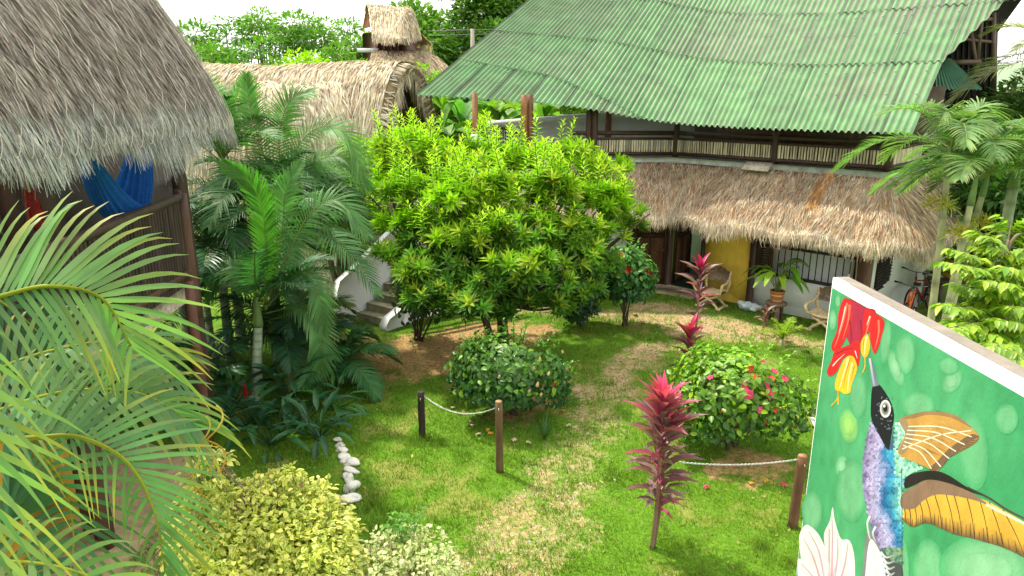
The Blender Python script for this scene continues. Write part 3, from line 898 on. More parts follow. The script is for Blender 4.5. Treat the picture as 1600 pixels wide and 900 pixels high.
prof = [(-.18, 0), (-.22, .12), (-.1, .27), (.35, .42), (1.0, .75), (3.0, 2.0), (3.0, 0)]
prism(mb, [sp_(s, z, sw + .004) for s, z in prof], ed * .22, WHITE)
mb.build('curb', PLASTER, stair)
mb = MB()
for s, z in ((.35, .25), (1.7, 1.1)): tube(mb, [sp_(s, z, sw + .1), sp_(s, z + .88, sw + .1)], .06, 8, (.025, .017, .015))
for o, z in ((.1, 0), (.42, -.1)): tube(mb, [sp_(.12, .95 + z, sw + o), sp_(1.1, 1.5 + z, sw + o), sp_(2.6, 2.42 + z, sw + o)], .055, 8, (.03, .022, .022))
tube(mb, [sp_(.3, .78, sw + .75), sp_(2.6, 2.15, sw + .75)], .06, 8, (.05, .03, .022))
mb.build('log_handrail', WOOD, stair, smooth=True)

# ------------------------------------------------------------------ left hut with steep grey thatch
hut = thing('thatched_hut', 'two storey hut with a steep grey thatched roof and dark pole balcony', 'building', (-6.2, 7.5, 0))
path = [A(-3.55, y, 0) for y in np.linspace(2.2, 8.6, 26)] + [A(-6.65 + 3.1 * math.cos(a), 8.6 + 3.1 * math.sin(a), 0) for a in np.linspace(.05, math.pi / 2, 26)] + [A(x, 11.7, 0) for x in np.linspace(-6.9, -10.5, 10)]
inw = [A(-1, 0, 0)] * 26 + [-A(math.cos(a), math.sin(a), 0) for a in np.linspace(.05, math.pi / 2, 26)] + [A(0, -1, 0)] * 10
path, inw = np.array(path), np.array(inw)
vi = np.linspace(0, 1, 14)
ins = np.interp(vi, [0, .05, .25, .5, .75, 1], [0, .07, .36, .95, 1.8, 3.0])
zz = np.interp(vi, [0, .05, .25, .5, .75, 1], [4.60, 4.78, 5.45, 6.4, 7.4, 8.3])
ins = np.convolve(np.pad(ins, 1, 'edge'), [.25, .5, .25], 'valid'); 
P = path[:, None] + inw[:, None] * ins[None, :, None]; P[..., 2] = zz[None] + .03 * np.sin(np.arange(len(path)) * 1.3)[:, None] * (1 - vi)[None]
mb = MB()
tc2 = [(.33, .285, .25), (.40, .355, .315), (.24, .195, .17), (.47, .43, .39), (.17, .13, .115), (.37, .30, .25)]
thatch(mb, P, 90000, .28, .0068, tc2 + [(.10, .075, .065)], lift=.04, clump=.35, fringe=15000, fl=(.05, .36), out=(-7, 7.5, 4), skew=.24, base=(.11, .09, .08), vmax=1.0,
       fcols=[(.40, .40, .37), (.33, .34, .31), (.46, .46, .42), (.27, .26, .23), (.38, .42, .40)])
mb.build('thatch_roof', STRAW, hut)
# twine net over the thatch: wavy cords down the slope ending in a scalloped edge
mb = MB()
U0 = np.linspace(.10, .62, 24)
def roofpt(u, v, lift=.05):
    u = np.atleast_1d(u); v = np.atleast_1d(v)
    c = bil(P, u, np.maximum(v, 0)); n_ = nrm(np.cross(bil(P, np.minimum(u + .01, 1), v) - bil(P, np.maximum(u - .01, 0), v), bil(P, u, np.minimum(v + .05, 1)) - bil(P, u, np.maximum(v - .02, 0))))
    n_ = n_ * np.sign(np.sum(n_ * (c - A(-7, 7.5, 4)), 1, keepdims=True))
    c = c + n_ * lift; c[:, 2] -= np.maximum(-v, 0) * 4.6; return c
ends = []
for k, u in enumerate(U0):
    v = np.linspace(.9, -.005, 60)
    du = .0022 * np.sin(v * 52 + k * 1.3) + .004 * np.sin(v * 9 + k * 2.1) + .0016 * np.sin(v * 97 + k)
    tube(mb, roofpt(u + du, v, .07), .0028, 4, (.60, .56, .48), caps=False)
    ends.append(u + du[-1])
for row, v0 in ((0, .0),):
    for k in range(len(ends) - 1):
        a, b = ends[k] , ends[k + 1]
        if row and (k * 7 + row) % 3 == 0: continue
        m_ = (a + b) / 2
        for lo, hi in ((a, m_), (m_, b)):
            t = np.linspace(0, 1, 10)
            tube(mb, roofpt(lo + (hi - lo) * t, v0 + .02 - (.042 * (1 - (2 * t - 1) ** 2)) , .07), .004, 4, (.52, .48, .4), caps=False)
mb.build('twine_net', CLOTH, hut)
# floor, rails, posts
DW2 = (.04, .024, .018)
A_ = A(-4.48, 9.5, 0); B_ = A(-5.25, 11.1, 0); N_ = A(-4.12, 4.6, 0)
mb = MB()
prism(mb, [A(-4.27, 4.6, 2.22), A(-4.45, 9.45, 2.22), A(-5.3, 11.2, 2.22), A(-9, 11.3, 2.22), A(-9, 4.6, 2.22)], (0, 0, .22), (.40, .34, .26))
mb.build('balcony_floor', PALEWOOD, hut)
mb = MB()
for a, b in ((N_, A_), (A_, B_), (B_, A(-8.6, 11.6, 0))):
    zt = (3.58, 3.62) if a is N_ else ((3.62, 3.75) if a is A_ else (3.78, 3.8))
    tube(mb, [A(a[0], a[1], zt[0]), A(b[0], b[1], zt[1])], .06, 9, (.075, .045, .032), jit=.04)
    tube(mb, [A(a[0], a[1], 2.58), A(b[0], b[1], 2.58)], .05, 9, (.10, .05, .03))
rl_ = mb.build('handrail', WOOD, hut, smooth=True)
mb = MB()
for a, b in ((N_, A_), (A_, B_), (B_, A(-8.6, 11.6, 0))):
    L = np.linalg.norm(b - a); d = (b - a) / L
    for x in np.arange(.1, L - .05, .085):
        p = a + d * x; tube(mb, [A(p[0], p[1], 2.44), A(p[0] + .01 * (rng.random() - .5), p[1], 3.62)], .02 + .006 * rng.random(), 6, A(.055, .035, .028) * (.7 + .6 * rng.random()), caps=False)
mb.build('baluster', WOOD, rl_)
for (x, y), r, z0, z1, c in (((-4.5, 9.62), .085, 1.9, 3.66, (.12, .06, .04)), ((-4.62, 9.9), .10, 0, 4.9, (.06, .035, .028)), ((-4.42, 9.35), .075, 0, 2.5, (.14, .06, .04)), ((-5.25, 11.1), .06, 2.4, 4.9, (.05, .03, .025)),
                              ((-4.75, 7.2), .11, 0, 4.8, (.06, .035, .028)), ((-4.6, 7.0), .09, 0, 2.4, (.09, .045, .03)), ((-4.95, 7.3), .09, 0, 2.4, (.08, .04, .03)), ((-6.1, 8.6), .13, 2.4, 5.6, (.10, .06, .045))):
    mb = MB(); tube(mb, [A(x, y, z) for z in np.linspace(z0, z1, 6)], r, 10, c, jit=.08); mb.build('post', WOOD, hut, smooth=True)
mb = MB()
box(mb, (-6.9, 7.6, 3.9), (.12, 6.5, 3.2), col=(.34, .32, .29)); box(mb, (-6.0, 10.6, 3.5), (2.0, .1, 2.4), col=(.28, .26, .24))
mb.build('upper_wall', PLASTER, hut)
mb = MB(); box(mb, (-5.7, 5.2, 3.6), (1.6, .12, 2.4), col=(.70, .42, .06)); box(mb, (-5.35, 6.6, 1.1), (.14, 2.6, 2.2), col=(.72, .44, .06)); mb.build('yellow_wall', YPLASTER, hut)
mb = MB(); box(mb, (-5.28, 7.9, 1.1), (.16, .1, 2.2), col=(.55, .62, .68)); mb.build('wall_edge', PLASTER, hut)
mb = MB(); box(mb, (-6.6, 8.6, 1.1), (.1, 5.5, 2.2), col=(.10, .075, .055)); mb.build('lower_wall', WOOD, hut)
mb = MB(); 
for z in (3.2, 3.55): box(mb, (-6.55, 8.2, z), (.5, 1.5, .04), col=(.18, .10, .06))
mb.build('shelf', WOOD, hut)

# hammocks on the balcony
def hammock(p0, p1, sag, wmid, col, label, loc):
    t = np.linspace(0, 1, 40)
    c = np.asarray(p0) * (1 - t)[:, None] + np.asarray(p1) * t[:, None]; c[:, 2] -= sag * 4 * t * (1 - t)
    ax = nrm(np.cross(np.asarray(p1) - np.asarray(p0), A(0, 0, 1)))
    w = .05 + wmid * np.sin(np.pi * t) ** .6
    k = np.linspace(-1, 1, 25)
    P = c[:, None] + ax * (k[None] * w[:, None] * .5)[..., None]
    P[..., 2] += (w[:, None] * .55 * k[None] ** 2) + .02 * np.sin(k * 19)[None] * np.sin(np.pi * t)[:, None] * 1.2
    P[..., :2] += (ax[:2] * (.012 * np.cos(k * 23)[None, :, None]))
    th = thing('hammock', label, 'hammock', loc)
    mb = MB(); cc = np.asarray(col)[None, None] * (1 + .35 * np.sin(np.arange(25) * 2.1))[None, :, None] * np.ones((40, 1, 1)); grid(mb, P, cc); mb.build('fabric', CLOTH, th, smooth=True)
    mb = MB()
    for e in (p0, p1): tube(mb, [np.asarray(e), np.asarray(e) + A(0, 0, .45) + (np.asarray(e) - c[20]) * A(.2, .2, 0)], .012, 5, (.5, .45, .35))
    mb.build('rope', CLOTH, th)
h0, h1 = at(134, 245, 8.0), at(222, 205, 9.6)
hammock(h0, h1, 1.05, .5, (.014, .13, .50), 'bright blue fabric hammock hung in a deep fold on the left balcony', (h0 + h1) / 2 - A(0, 0, 1.1))
h0, h1 = at(46, 300, 6.6), at(66, 290, 7.4)
hammock(h0, h1, .45, .12, (.22, .02, .025), 'dark red hammock hung at the far left of the balcony', (h0 + h1) / 2 - A(0, 0, .8))

# ------------------------------------------------------------------ palm thatched long hut, middle distance
PT = [(.56, .47, .35), (.64, .55, .42), (.46, .37, .26), (.70, .62, .49), (.54, .43, .30)]
def barrel(mb, S0, S1, prof, n, L, w, nz0=1, axis_n=24, open_end=True, hood=.35, cols=PT):
    S0, S1 = np.asarray(S0, float), np.asarray(S1, float); ax = nrm(S1 - S0); cx = nrm(np.cross(ax, A(0, 0, 1)))    # cx: right of the axis
    pr = cr(prof, 17); h = len(pr) // 2
    a = np.linspace(0, 1, axis_n)
    def sec(p, a_):
        base = S0 + (S1 - S0) * a_[:, None]
        z = p[1] + (.05 * np.sin(a_ * 9 + p[0]) + .16 * (fbm(a_ * 7, a_ * 0 + p[0], .8, 13) - .5)) * (p[1] > 3)
        return np.stack([base[:, 0] + cx[0] * p[0], base[:, 1] + cx[1] * p[0], z], -1)
    full = np.stack([sec(p, a) for p in pr], 1)
    o = (S0 + S1) / 2 + A(0, 0, pr[:, 1].mean() * .7)
    thatch(mb, full[:, :h + 1], n, L, w, cols, lift=.07, fringe=n // 10, fl=(.1, .5), out=o, skew=.22, clump=.6, base=(.22, .16, .09), vmax=1)
    thatch(mb, full[:, h:][:, ::-1], n, L, w, cols, lift=.07, out=o, skew=.35, base=(.22, .16, .09), vmax=1)
    return ax, cx, pr
def gable_arch(mb, S1, ax, cx, pr, inner=.62, n=900, L=.5, w=.04, z_in=.8, hood=.35, cols=PT):
    """ring of hanging thatch round an arched opening at the barrel end"""
    c = np.stack([np.full(len(pr), 0.), pr[:, 1]], 1)
    zt = pr[:, 1].max(); zb = pr[:, 1].min()
    outer = np.array([S1 - ax * .12 + cx * p[0] * 1.01 + A(0, 0, p[1] * 1.004) for p in pr])
    innr = np.array([S1 + ax * hood * 0 + cx * p[0] * inner + A(0, 0, zb + (p[1] - zb) * z_in) for p in pr])
    mid = (outer + innr) / 2 + ax * .26
    G_ = np.stack([innr, mid, outer], 1)
    thatch(mb, G_, n, L, w, cols, lift=.08, fringe=n, fl=(.1, .7), out=S1 - ax * 2 + A(0, 0, zt * .6), skew=.5, base=(.22, .16, .09))
lh = thing('palm_thatch_hut', 'long hut wrapped in pale palm thatch with an arched opening at its right end', 'hut', (-5.5, 20.2, 0))
prof = [(2.3, .3), (2.0, 2.2), (1.75, 3.7), (1.3, 4.9), (.65, 5.55), (0, 5.7), (-.65, 5.55), (-1.3, 4.9), (-1.75, 3.7), (-2.0, 2.2), (-2.3, .3)]
mb = MB(); S0, S1 = A(-9.6, 21.6, 0), A(-2.75, 19.3, 0)
ax, cx, pr = barrel(mb, S0, S1, prof, 16000, .85, .026, cols=PT + [(.32, .24, .16), (.40, .31, .21)])
gable_arch(mb, S1, ax, cx, pr, .70, 1100, .5, .035, .95)
mb.build('thatch', STRAW, lh)
mb = MB(); poly(mb, [S1 - ax * .35 + cx * p[0] * .85 + A(0, 0, p[1] * .93) for p in pr], (.06, .035, .02))  # flat dark sheet stands for the shade inside the arch
mb.build('interior_shade_sheet', WOOD, lh)
mb = MB()
D0, D1 = A(-4.3, 19.0, 0), A(-6.35, 18.0, 0)
prof2 = [(1.25, 2.4), (1.15, 3.3), (1.0, 4.3), (.6, 4.95), (0, 5.2), (-.6, 4.95), (-1.0, 4.3), (-1.15, 3.3), (-1.25, 2.4)]
ax2, cx2, pr2 = barrel(mb, D0, D1, prof2, 2600, .6, .032)
gable_arch(mb, D1, ax2, cx2, pr2, .6, 500, .4, .03, .85)
d_ = mb.build('dormer', STRAW, lh)
mb = MB(); poly(mb, [D1 - ax2 * .3 + cx2 * p[0] * .85 + A(0, 0, p[1] * .95) for p in pr2], (.16, .08, .035)); mb.build('dormer_shade_sheet', WOOD, d_)  # brown sheet painted for the dark inside of the dormer

# ------------------------------------------------------------------ two tier tower hut far behind
th = thing('tower_hut', 'tall wooden tower hut with two tiers of thatch rising over the trees', 'hut', at(612, 90, 29) * A(1, 1, 0))
mb = MB()
rg0, rg1 = at(570, 17, 29), at(624, 21, 29)
e0, e1, e2, e3 = at(582, 55, 27.2), at(634, 60, 27.2), at(652, 54, 29.2), at(654, 50, 31)
ev_ = cr([e0, (e0 + e1) / 2 + A(0, -.1, -.05), e1, e2, e3], 30); rt = cr([rg0, (rg0 * .4 + rg1 * .6), rg1, rg1 + A(.1, 0, 0), rg1 + A(.1, .1, 0)], 30)
P = np.stack([ev_ * (1 - v) + rt * v + A(0, 0, .55 * math.sin(math.pi * v)) for v in np.linspace(0, 1, 6)], 1)
thatch(mb, P, 6000, .28, .03, PT + [(.36, .26, .15)], lift=.07, fringe=1200, fl=(.03, .25), out=at(612, 60, 30), base=(.22, .16, .09))
bk0, bk1 = e0 + A(-.3, 4.0, 0), e1 + A(.5, 4.2, 0)
thatch(mb, np.stack([np.stack([bk0, bk1]), np.stack([rg0, rg1])], 1), 1200, .7, .035, PT, lift=.07, out=at(612, 60, 29), base=(.22, .16, .09))
mb.build('upper_thatch', STRAW, th)
mb = MB()
w0, w1 = at(588, 50, 27.9), at(634, 50, 27.9)
prism(mb, [A(w0[0], w0[1], 0), A(w1[0], w1[1], 0), w1, w0], (0, 3.0, 0), (.10, .035, .028))
l0 = at(566, 52, 29.6); prism(mb, [A(w0[0] - .02, w0[1], 4), A(l0[0], l0[1], 4), A(l0[0], l0[1], l0[2]), A(w0[0] - .02, w0[1], w0[2])], (0, .15, 0), (.12, .04, .033))
for f in np.linspace(0.02, .98, 5): bar(mb, w0 * (1 - f) + w1 * f + A(0, -.03, 0), A(*(w0 * (1 - f) + w1 * f)[:2], 5.6) + A(0, -.03, 0), .07, .05, (.07, .028, .022), up=(0, -1, 0))
mb.build('plank_wall', WOOD, th)
mb = MB(); pz = at(576, 79, 27.7); box(mb, pz, (.75, .5, .14), col=(.6, .62, .62)); mb.build('ledge', PLASTER, th)
mb = MB(); prism(mb, [at(566, 45, 28.8), at(578, 42, 28.8), at(575, 20, 28.8), at(571, 18, 28.8)], (0, .1, 0), (.35, .16, .07)); mb.build('gable_board', WOOD, th)
mb = MB()
e = [at(577, 104, 26.6), at(600, 107, 26.4), at(640, 111, 26.4), at(657, 108, 26.8), at(663, 100, 28.5)]; t_ = [at(586, 79, 27.9), at(600, 80, 27.85), at(633, 80, 27.85), at(636, 79, 28.2), at(640, 79, 29.5)]
ev_, rt = cr(e, 24), cr(t_, 24)
P = np.stack([ev_ * (1 - v) + rt * v + A(0, 0, .15 * math.sin(math.pi * v)) for v in np.linspace(0, 1, 5)], 1)
thatch(mb, P, 3600, .28, .03, [(.36, .28, .19), (.42, .33, .22), (.30, .22, .14)], lift=.06, fringe=900, fl=(.1, .4), out=at(612, 110, 30), base=(.2, .14, .08))
mb.build('skirt_thatch', STRAW, th)
# neighbouring low thatched roof
nb = thing('low_thatched_hut', 'small thatched roof half hidden behind the banana leaves and the tower hut', 'hut', at(668, 120, 30) * A(1, 1, 0))
mb = MB()
ev_ = cr([at(640, 128, 28.5), at(672, 138, 28), at(700, 135, 28.5), at(712, 120, 31)], 20); rt = cr([at(640, 72, 31.5), at(650, 74, 31.5), at(656, 76, 31.5), at(658, 78, 31.6)], 20)
P = np.stack([ev_ * (1 - v) + rt * v + A(0, 0, .2 * math.sin(math.pi * v)) for v in np.linspace(0, 1, 5)], 1)
thatch(mb, P, 2600, .7, .04, [(.48, .38, .27), (.54, .44, .32), (.40, .3, .2)], lift=.07, fringe=500, out=at(668, 140, 33), base=(.25, .18, .1))
mb.build('thatch', STRAW, nb)
mb = MB()
for px in (652, 690): p = at(px, 130, 29.5); tube(mb, [A(p[0], p[1], 0), p], .1, 8, BR)
mb.build('post', WOOD, nb)
# utility pole
up_ = at(738, 45, 34); ut = thing('utility_pole', 'thin grey utility pole with wires in front of the tall trees', 'pole', up_ * A(1, 1, 0))
mb = MB(); tube(mb, [up_ * A(1, 1, 0), up_], [.13, .09], 8, (.3, .27, .23)); mb.build('pole', BARK, ut, smooth=True)
mb = MB(); 
for z in (-.05, -.25):
    q = up_ + A(0, 0, z); tube(mb, cr([q + A(-2.2, 2, .1), q, q + A(7, 1.5, .25)], 20), .02, 4, (.1, .1, .1), caps=False)
mb.build('wire', RUBBER, ut)

# ------------------------------------------------------------------ vegetation
L_FULL = leaf_tpl(.26, .3, .22); L_SIMPLE = leaf_tpl(.45, .3, .1, False); L_ROUND = leaf_tpl(.62, .2, .18); L_LONG = leaf_tpl(.16, .35, .35); L_OVAL = leaf_tpl(.42, .25, .25)
UP = A(0, 0, 1)

def rosettes(mb, pos, axis, n, size, cin, cout, tpl=L_FULL, open_=(.35, 1.25)):
    """n leaves whorled round each shoot tip; inner leaves are the young ones"""
    m = len(pos)
    x = nrm(np.cross(axis, A(.3, .5, .81))); y = np.cross(axis, x)
    k = np.arange(n)
    a = k * 2.39996 + rng.uniform(0, 6.3, (m, 1)); f = (k + .5) / n
    th = open_[0] + (open_[1] - open_[0]) * f + .25 * (rng.random((m, n)) - .5)
    D = axis[:, None] * np.cos(th)[..., None] + (x[:, None] * np.cos(a)[..., None] + y[:, None] * np.sin(a)[..., None]) * np.sin(th)[..., None]
    Pp = np.repeat(pos[:, None], n, 1) - axis[:, None] * (f[None, :, None] * np.mean(size) * .35)
    s = size * (.55 + .5 * np.sin(np.pi * (.25 + .6 * f)))[None] * (1 + .25 * (rng.random((m, n)) - .5))
    ci = np.asarray(cin); cc = np.asarray(cout)
    if ci.ndim == 2: ci = ci[:, None]
    if cc.ndim == 2: cc = cc[:, None]
    c = ci * (1 - f[None, :, None]) + cc * f[None, :, None]
    c = np.broadcast_to(c, (m, n, 3)) * (1 + .25 * (rng.random((m, n, 1)) - .5))
    scatter(mb, tpl, Pp.reshape(-1, 3), D.reshape(-1, 3), np.repeat(axis, n, 0) + 1e-3, s.ravel(), c.reshape(-1, 3))

def limbs(mb, base, tips, col, r0=.07, n=7):
    for t in tips:
        m1 = base * .55 + t * .45; m1 = m1 + A(0, 0, -.12 * np.linalg.norm(t[:2] - base[:2])) + (rng.random(3) - .5) * .15
        tube(mb, cr([base, m1, t], 9), np.linspace(r0, r0 * .22, 9), n, col, jit=.1)

# central tree ------------------------------------------------------
def central_tree():
    B = A(-.2, 13.7, 0)
    t = thing('garden_tree', 'broad leafy tree in the middle of the garden with lime green new shoots on top', 'tree', B)
    # clump centres: (px, py, Y, r)
    lob = [(640, 250, 14.2, .75), (700, 245, 14.6, .8), (770, 255, 14.4, .85), (840, 250, 14.6, .8), (905, 262, 14.2, .75), (955, 262, 13.8, .55),
           (600, 300, 13.8, .7), (660, 310, 13.2, .8), (730, 305, 12.9, .8), (800, 310, 12.8, .8), (870, 310, 13.0, .8), (930, 310, 13.3, .7), (965, 330, 13.6, .5),
           (620, 360, 13.2, .65), (680, 365, 12.6, .7), (755, 365, 12.3, .75), (830, 360, 12.3, .75), (900, 365, 12.6, .7), (955, 370, 13.2, .4), (990, 352, 13.5, .25),
           (625, 400, 13.4, .35), (650, 410, 12.6, .55), (720, 405, 12.2, .6), (800, 400, 12.2, .6), (880, 405, 12.4, .6), (940, 410, 13.0, .5),
           (665, 440, 12.2, .45), (700, 450, 11.9, .45), (760, 440, 11.7, .5), (820, 430, 11.7, .5), (870, 440, 12.0, .45), (915, 450, 12.5, .4), (760, 462, 11.7, .3), (690, 470, 12.0, .34), (738, 480, 12.0, .28), (655, 452, 12.4, .34), (820, 470, 12.2, .3), (720, 492, 12.3, .28), (790, 486, 12.2, .24), (860, 478, 12.4, .3), (660, 474, 12.5, .3),
           (700, 300, 14.8, .9), (800, 300, 15.2, .9), (880, 300, 15.0, .8), (760, 350, 13.8, .9), (850, 360, 13.9, .8), (670, 360, 14.4, .8),
           (900, 465, 12.7, .25), (880, 480, 12.9, .2)]
    lob += [(585, 340, 13.9, .45), (640, 215, 14.6, .4), (975, 300, 13.6, .35), (560, 250, 14.8, .5), (545, 290, 14.9, .45), (575, 225, 15.0, .4), (600, 250, 14.8, .5)]
    C = np.array([at(*l[:3]) for l in lob]); r = np.array([l[3] for l in lob])
    r = r * .74
    ex = rng.choice(len(C) - 20, 46); dj = rdir(46, -.2)
    C = np.concatenate([C, C[ex] + dj * A(.55, .55, .38)]); r = np.concatenate([r, rng.uniform(.2, .42, 46)])
    mb = MB()
    b2 = at(778, 470, 13.0); fork = A(-.22, 13.55, 1.0)
    for dx, dy, h in ((-.05, 0, 1.15), (.06, .05, 1.1), (-.45, -.15, .95), (.02, -.08, 1.2)):
        tube(mb, cr([B + A(dx * .3 + (rng.random() - .5) * .1, dy * .3, -.05), B + A(dx * .7, dy, .5), B + A(dx, dy, h)], 8), np.linspace(.085, .06, 8), 8, (.075, .055, .04), jit=.15)
    limbs(mb, fork, C, (.09, .065, .045), .055)
    mb.build('trunk', BARK, t, smooth=True)
    mb = MB()
    pos = []; hh = []; tone = []; age = []
    dens = .32 + .85 * rng.random(len(C))
    for c, rr, de in zip(C, r, dens):
        n = int(de * 150 * rr ** 1.7) + 8
        d = rdir(n, -.35); q = c + d * A(rr, rr, rr * .55) * (.72 + .35 * rng.random((n, 1)))
        pos.append(q); hh.append(d); tone.append(np.full(n, rng.uniform(.68, 1.2))); age.append(np.full(n, rng.normal() * .45))
    pos = np.concatenate(pos); d = np.concatenate(hh)
    EX, EY = [540, 600, 640, 690, 750, 800, 850, 900, 940, 990, 1010], [225, 205, 200, 225, 215, 218, 208, 238, 250, 285, 330]
    def proj(p):
        zc = p[:, 1] * CP - (p[:, 2] - CAMZ) * SP; yc = p[:, 1] * SP + (p[:, 2] - CAMZ) * CP
        return 800 + F * p[:, 0] / zc, 450 - F * yc / zc
    qx, qy = proj(pos); bump = 75 * (fbm(qx, qy, 38, 91) - .5); qx = qx + bump * np.sign(qx - 790); qy = qy - bump * .8; ok = (qx < 1000 + 8 * rng.normal(size=len(qx))) & (qx > 572 + 14 * rng.normal(size=len(qx))) & (qy > np.interp(qx, EX, EY) + 8 * rng.normal(size=len(qx)))
    pos, d = pos[ok], d[ok]; tone, age = np.concatenate(tone)[ok, None], np.concatenate(age)[ok]
    axis = nrm(d * A(1, 1, .4) + UP * .75 + .35 * (rng.random(d.shape) - .5))
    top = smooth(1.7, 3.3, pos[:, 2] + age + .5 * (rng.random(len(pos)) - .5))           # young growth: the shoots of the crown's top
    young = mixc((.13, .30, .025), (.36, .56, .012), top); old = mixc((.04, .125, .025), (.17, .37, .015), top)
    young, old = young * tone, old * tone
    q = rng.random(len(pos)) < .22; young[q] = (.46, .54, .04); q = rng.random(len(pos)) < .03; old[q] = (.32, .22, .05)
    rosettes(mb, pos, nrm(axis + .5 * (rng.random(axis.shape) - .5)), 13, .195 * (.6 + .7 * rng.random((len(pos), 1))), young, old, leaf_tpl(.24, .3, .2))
    # upright shoots on the crown's top
    k = rng.choice(np.where((pos[:, 2] > 2.6) & (d[:, 2] > .05))[0], 330)
    qx, qy = proj(pos[k]); k = k[qy > np.interp(qx, EX, EY) + 18]
    for i in k:
        h = rng.uniform(.2, .58) * (1.35 if pos[i, 2] > 3.2 else .8); n = int(h / .02)
        z = np.linspace(0, h, n); a = np.arange(n) * 2.4 + rng.random() * 6
        lean = A(*(rng.random(2) - .5) * .7, 1)
        st = pos[i] + lean * z[:, None]
        f = z / h
        tilt = .25 + .75 * f ** 1.5
        D = np.stack([np.cos(a) * (1.1 - .55 * f), np.sin(a) * (1.1 - .55 * f), tilt], 1)
        c = mixc((.22, .45, .012), (.46, .62, .02), f)
        scatter(mb, leaf_tpl(.25, .3, .25), st, D, np.tile(UP, (n, 1)) + .01, .20 * (1 - .5 * f) * (.75 + .5 * rng.random(n)), jitc(c, n, .18, .06))
        tube(mb, [pos[i] - UP * .15, pos[i] + lean * h], .008, 4, (.14, .18, .03), caps=False)
    mb.build('foliage', LEAF, t)
central_tree()

# round bushes ------------------------------------------------------
def bush(name, label, cat, B, rx, ry, rz, cz, n, size, c0, c1, stems=7, flowers=None, tpl=L_ROUND, mat=GLOSSY, lumps=9, group=None, scol=(.09, .07, .05)):
    t = thing(name, label, cat, B, group)
    mb = MB(); top = B + A(0, 0, cz)
    lc = rdir(lumps, -.5) * A(rx, ry, rz) * .55; lr = rng.uniform(.48, .68, lumps)
    for i in range(stems):
        e = top + lc[i % lumps] * 1.2
        tube(mb, cr([B + A(*(rng.random(2) - .5) * .2, -.03), B * .5 + e * .5 + A(*(rng.random(2) - .5) * .2, 0), e], 7), np.linspace(.022, .006, 7), 5, scol)
    mb.build('stems', BARK, t)
    mb = MB()
    pos, dd = [], []
    for c, r in zip(lc, lr):
        m = int(n / lumps); d = rdir(m, -.75)
        f = (.55 + .5 * rng.random((m, 1)) ** .6)
        pos.append(top + c + d * A(rx, ry, rz) * r * f); dd.append(d)
    pos = np.concatenate(pos); d = np.concatenate(dd)
    ok = pos[:, 2] > .06; pos, d = pos[ok], d[ok]
    o = nrm(pos - top)
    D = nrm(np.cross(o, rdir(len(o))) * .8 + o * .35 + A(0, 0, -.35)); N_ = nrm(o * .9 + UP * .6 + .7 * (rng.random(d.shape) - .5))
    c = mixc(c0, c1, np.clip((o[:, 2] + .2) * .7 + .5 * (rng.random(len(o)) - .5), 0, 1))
    for s_ in range(18):
        d0 = nrm(rdir(1, -.1)[0] + A(0, 0, .35)); q0 = top + d0 * A(rx, ry, rz) * .75; q1 = top + d0 * A(rx, ry, rz) * rng.uniform(1.08, 1.32) + A(0, 0, .06)
        k_ = 9; ff_ = np.linspace(.1, 1, k_)[:, None]; pp_ = q0 + (q1 - q0) * ff_; tube(mb, [q0, q1], .006, 4, np.asarray(c1) * .7, caps=False)
        aa_ = np.arange(k_) * 2.4; dd_ = nrm(np.stack([np.cos(aa_), np.sin(aa_), np.full(k_, .3)], 1) + d0)
        scatter(mb, tpl, pp_, dd_, np.tile(UP, (k_, 1)) + .3 * (rng.random((k_, 3)) - .5), size * np.linspace(1, .55, k_), jitc(np.asarray(c1) * 1.15, k_, .2, .08))
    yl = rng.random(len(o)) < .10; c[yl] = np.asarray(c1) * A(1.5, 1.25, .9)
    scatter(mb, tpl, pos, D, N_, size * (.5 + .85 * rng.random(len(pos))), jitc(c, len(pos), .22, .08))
    mb.build('foliage', mat, t)
    if flowers:
        for (px, py, kind, s) in flowers:
            d = ray(px, py); # where this sight line meets the crown
            o_ = A(0, 0, CAMZ); q = (o_ - top) / A(rx, ry, rz); e = d / A(rx, ry, rz)
            b = q @ e; a = e @ e; cc = q @ q - 1.0; disc = b * b - a * cc
            tt = (-b - math.sqrt(disc)) / a if disc > 0 else -b / a
            p = o_ + d * tt; n_ = nrm(nrm((p - top) / A(rx, ry, rz)) + A(0, -.35, .25))
            flower(t, p + n_ * (.03 if kind in ('pale', 'bud') else .0), n_ + (rng.random(3) - .5) * .9, s * .85, kind)
    return t
def flower(t, p, n, s, kind):
    mb = MB(); n = nrm(n)
    x = nrm(np.cross(n, A(.2, .9, .3))); y = np.cross(n, x)
    if kind in ('pink', 'red', 'coral'):
        col = {'pink': (.72, .07, .19), 'red': (.62, .012, .014), 'coral': (.75, .09, .06)}[kind]
        a = np.arange(5) * 1.2566 + rng.random() * 6
        D = (x * np.cos(a)[:, None] + y * np.sin(a)[:, None]) + n * .45
        V, q, tt = leaf_tpl(.85, .1, .3)
        scatter(mb, (V, q, tt), np.tile(p, (5, 1)), D, np.tile(n, (5, 1)), s, jitc(col, 5, .15, .05))
        tube(mb, [p, p + n * s * .9 + A(0, 0, -.1 * s)], [s * .06, s * .035], 5, (.8, .35, .1))
    else:   # closed drooping flower, pale
        col = {'pale': (.72, .55, .40), 'bud': (.62, .02, .03)}[kind]
        dn = nrm(A(*(rng.random(2) - .5) * 1.2, -1))
        a = np.arange(4) * 1.57
        D = (x * np.cos(a)[:, None] + y * np.sin(a)[:, None]) * .25 + dn
        scatter(mb, leaf_tpl(.35, .2, .0), np.tile(p, (4, 1)), D, (x * np.cos(a)[:, None] + y * np.sin(a)[:, None]), s, jitc(col, 4, .12, .04))
    mb.build('flower', PETAL, t)
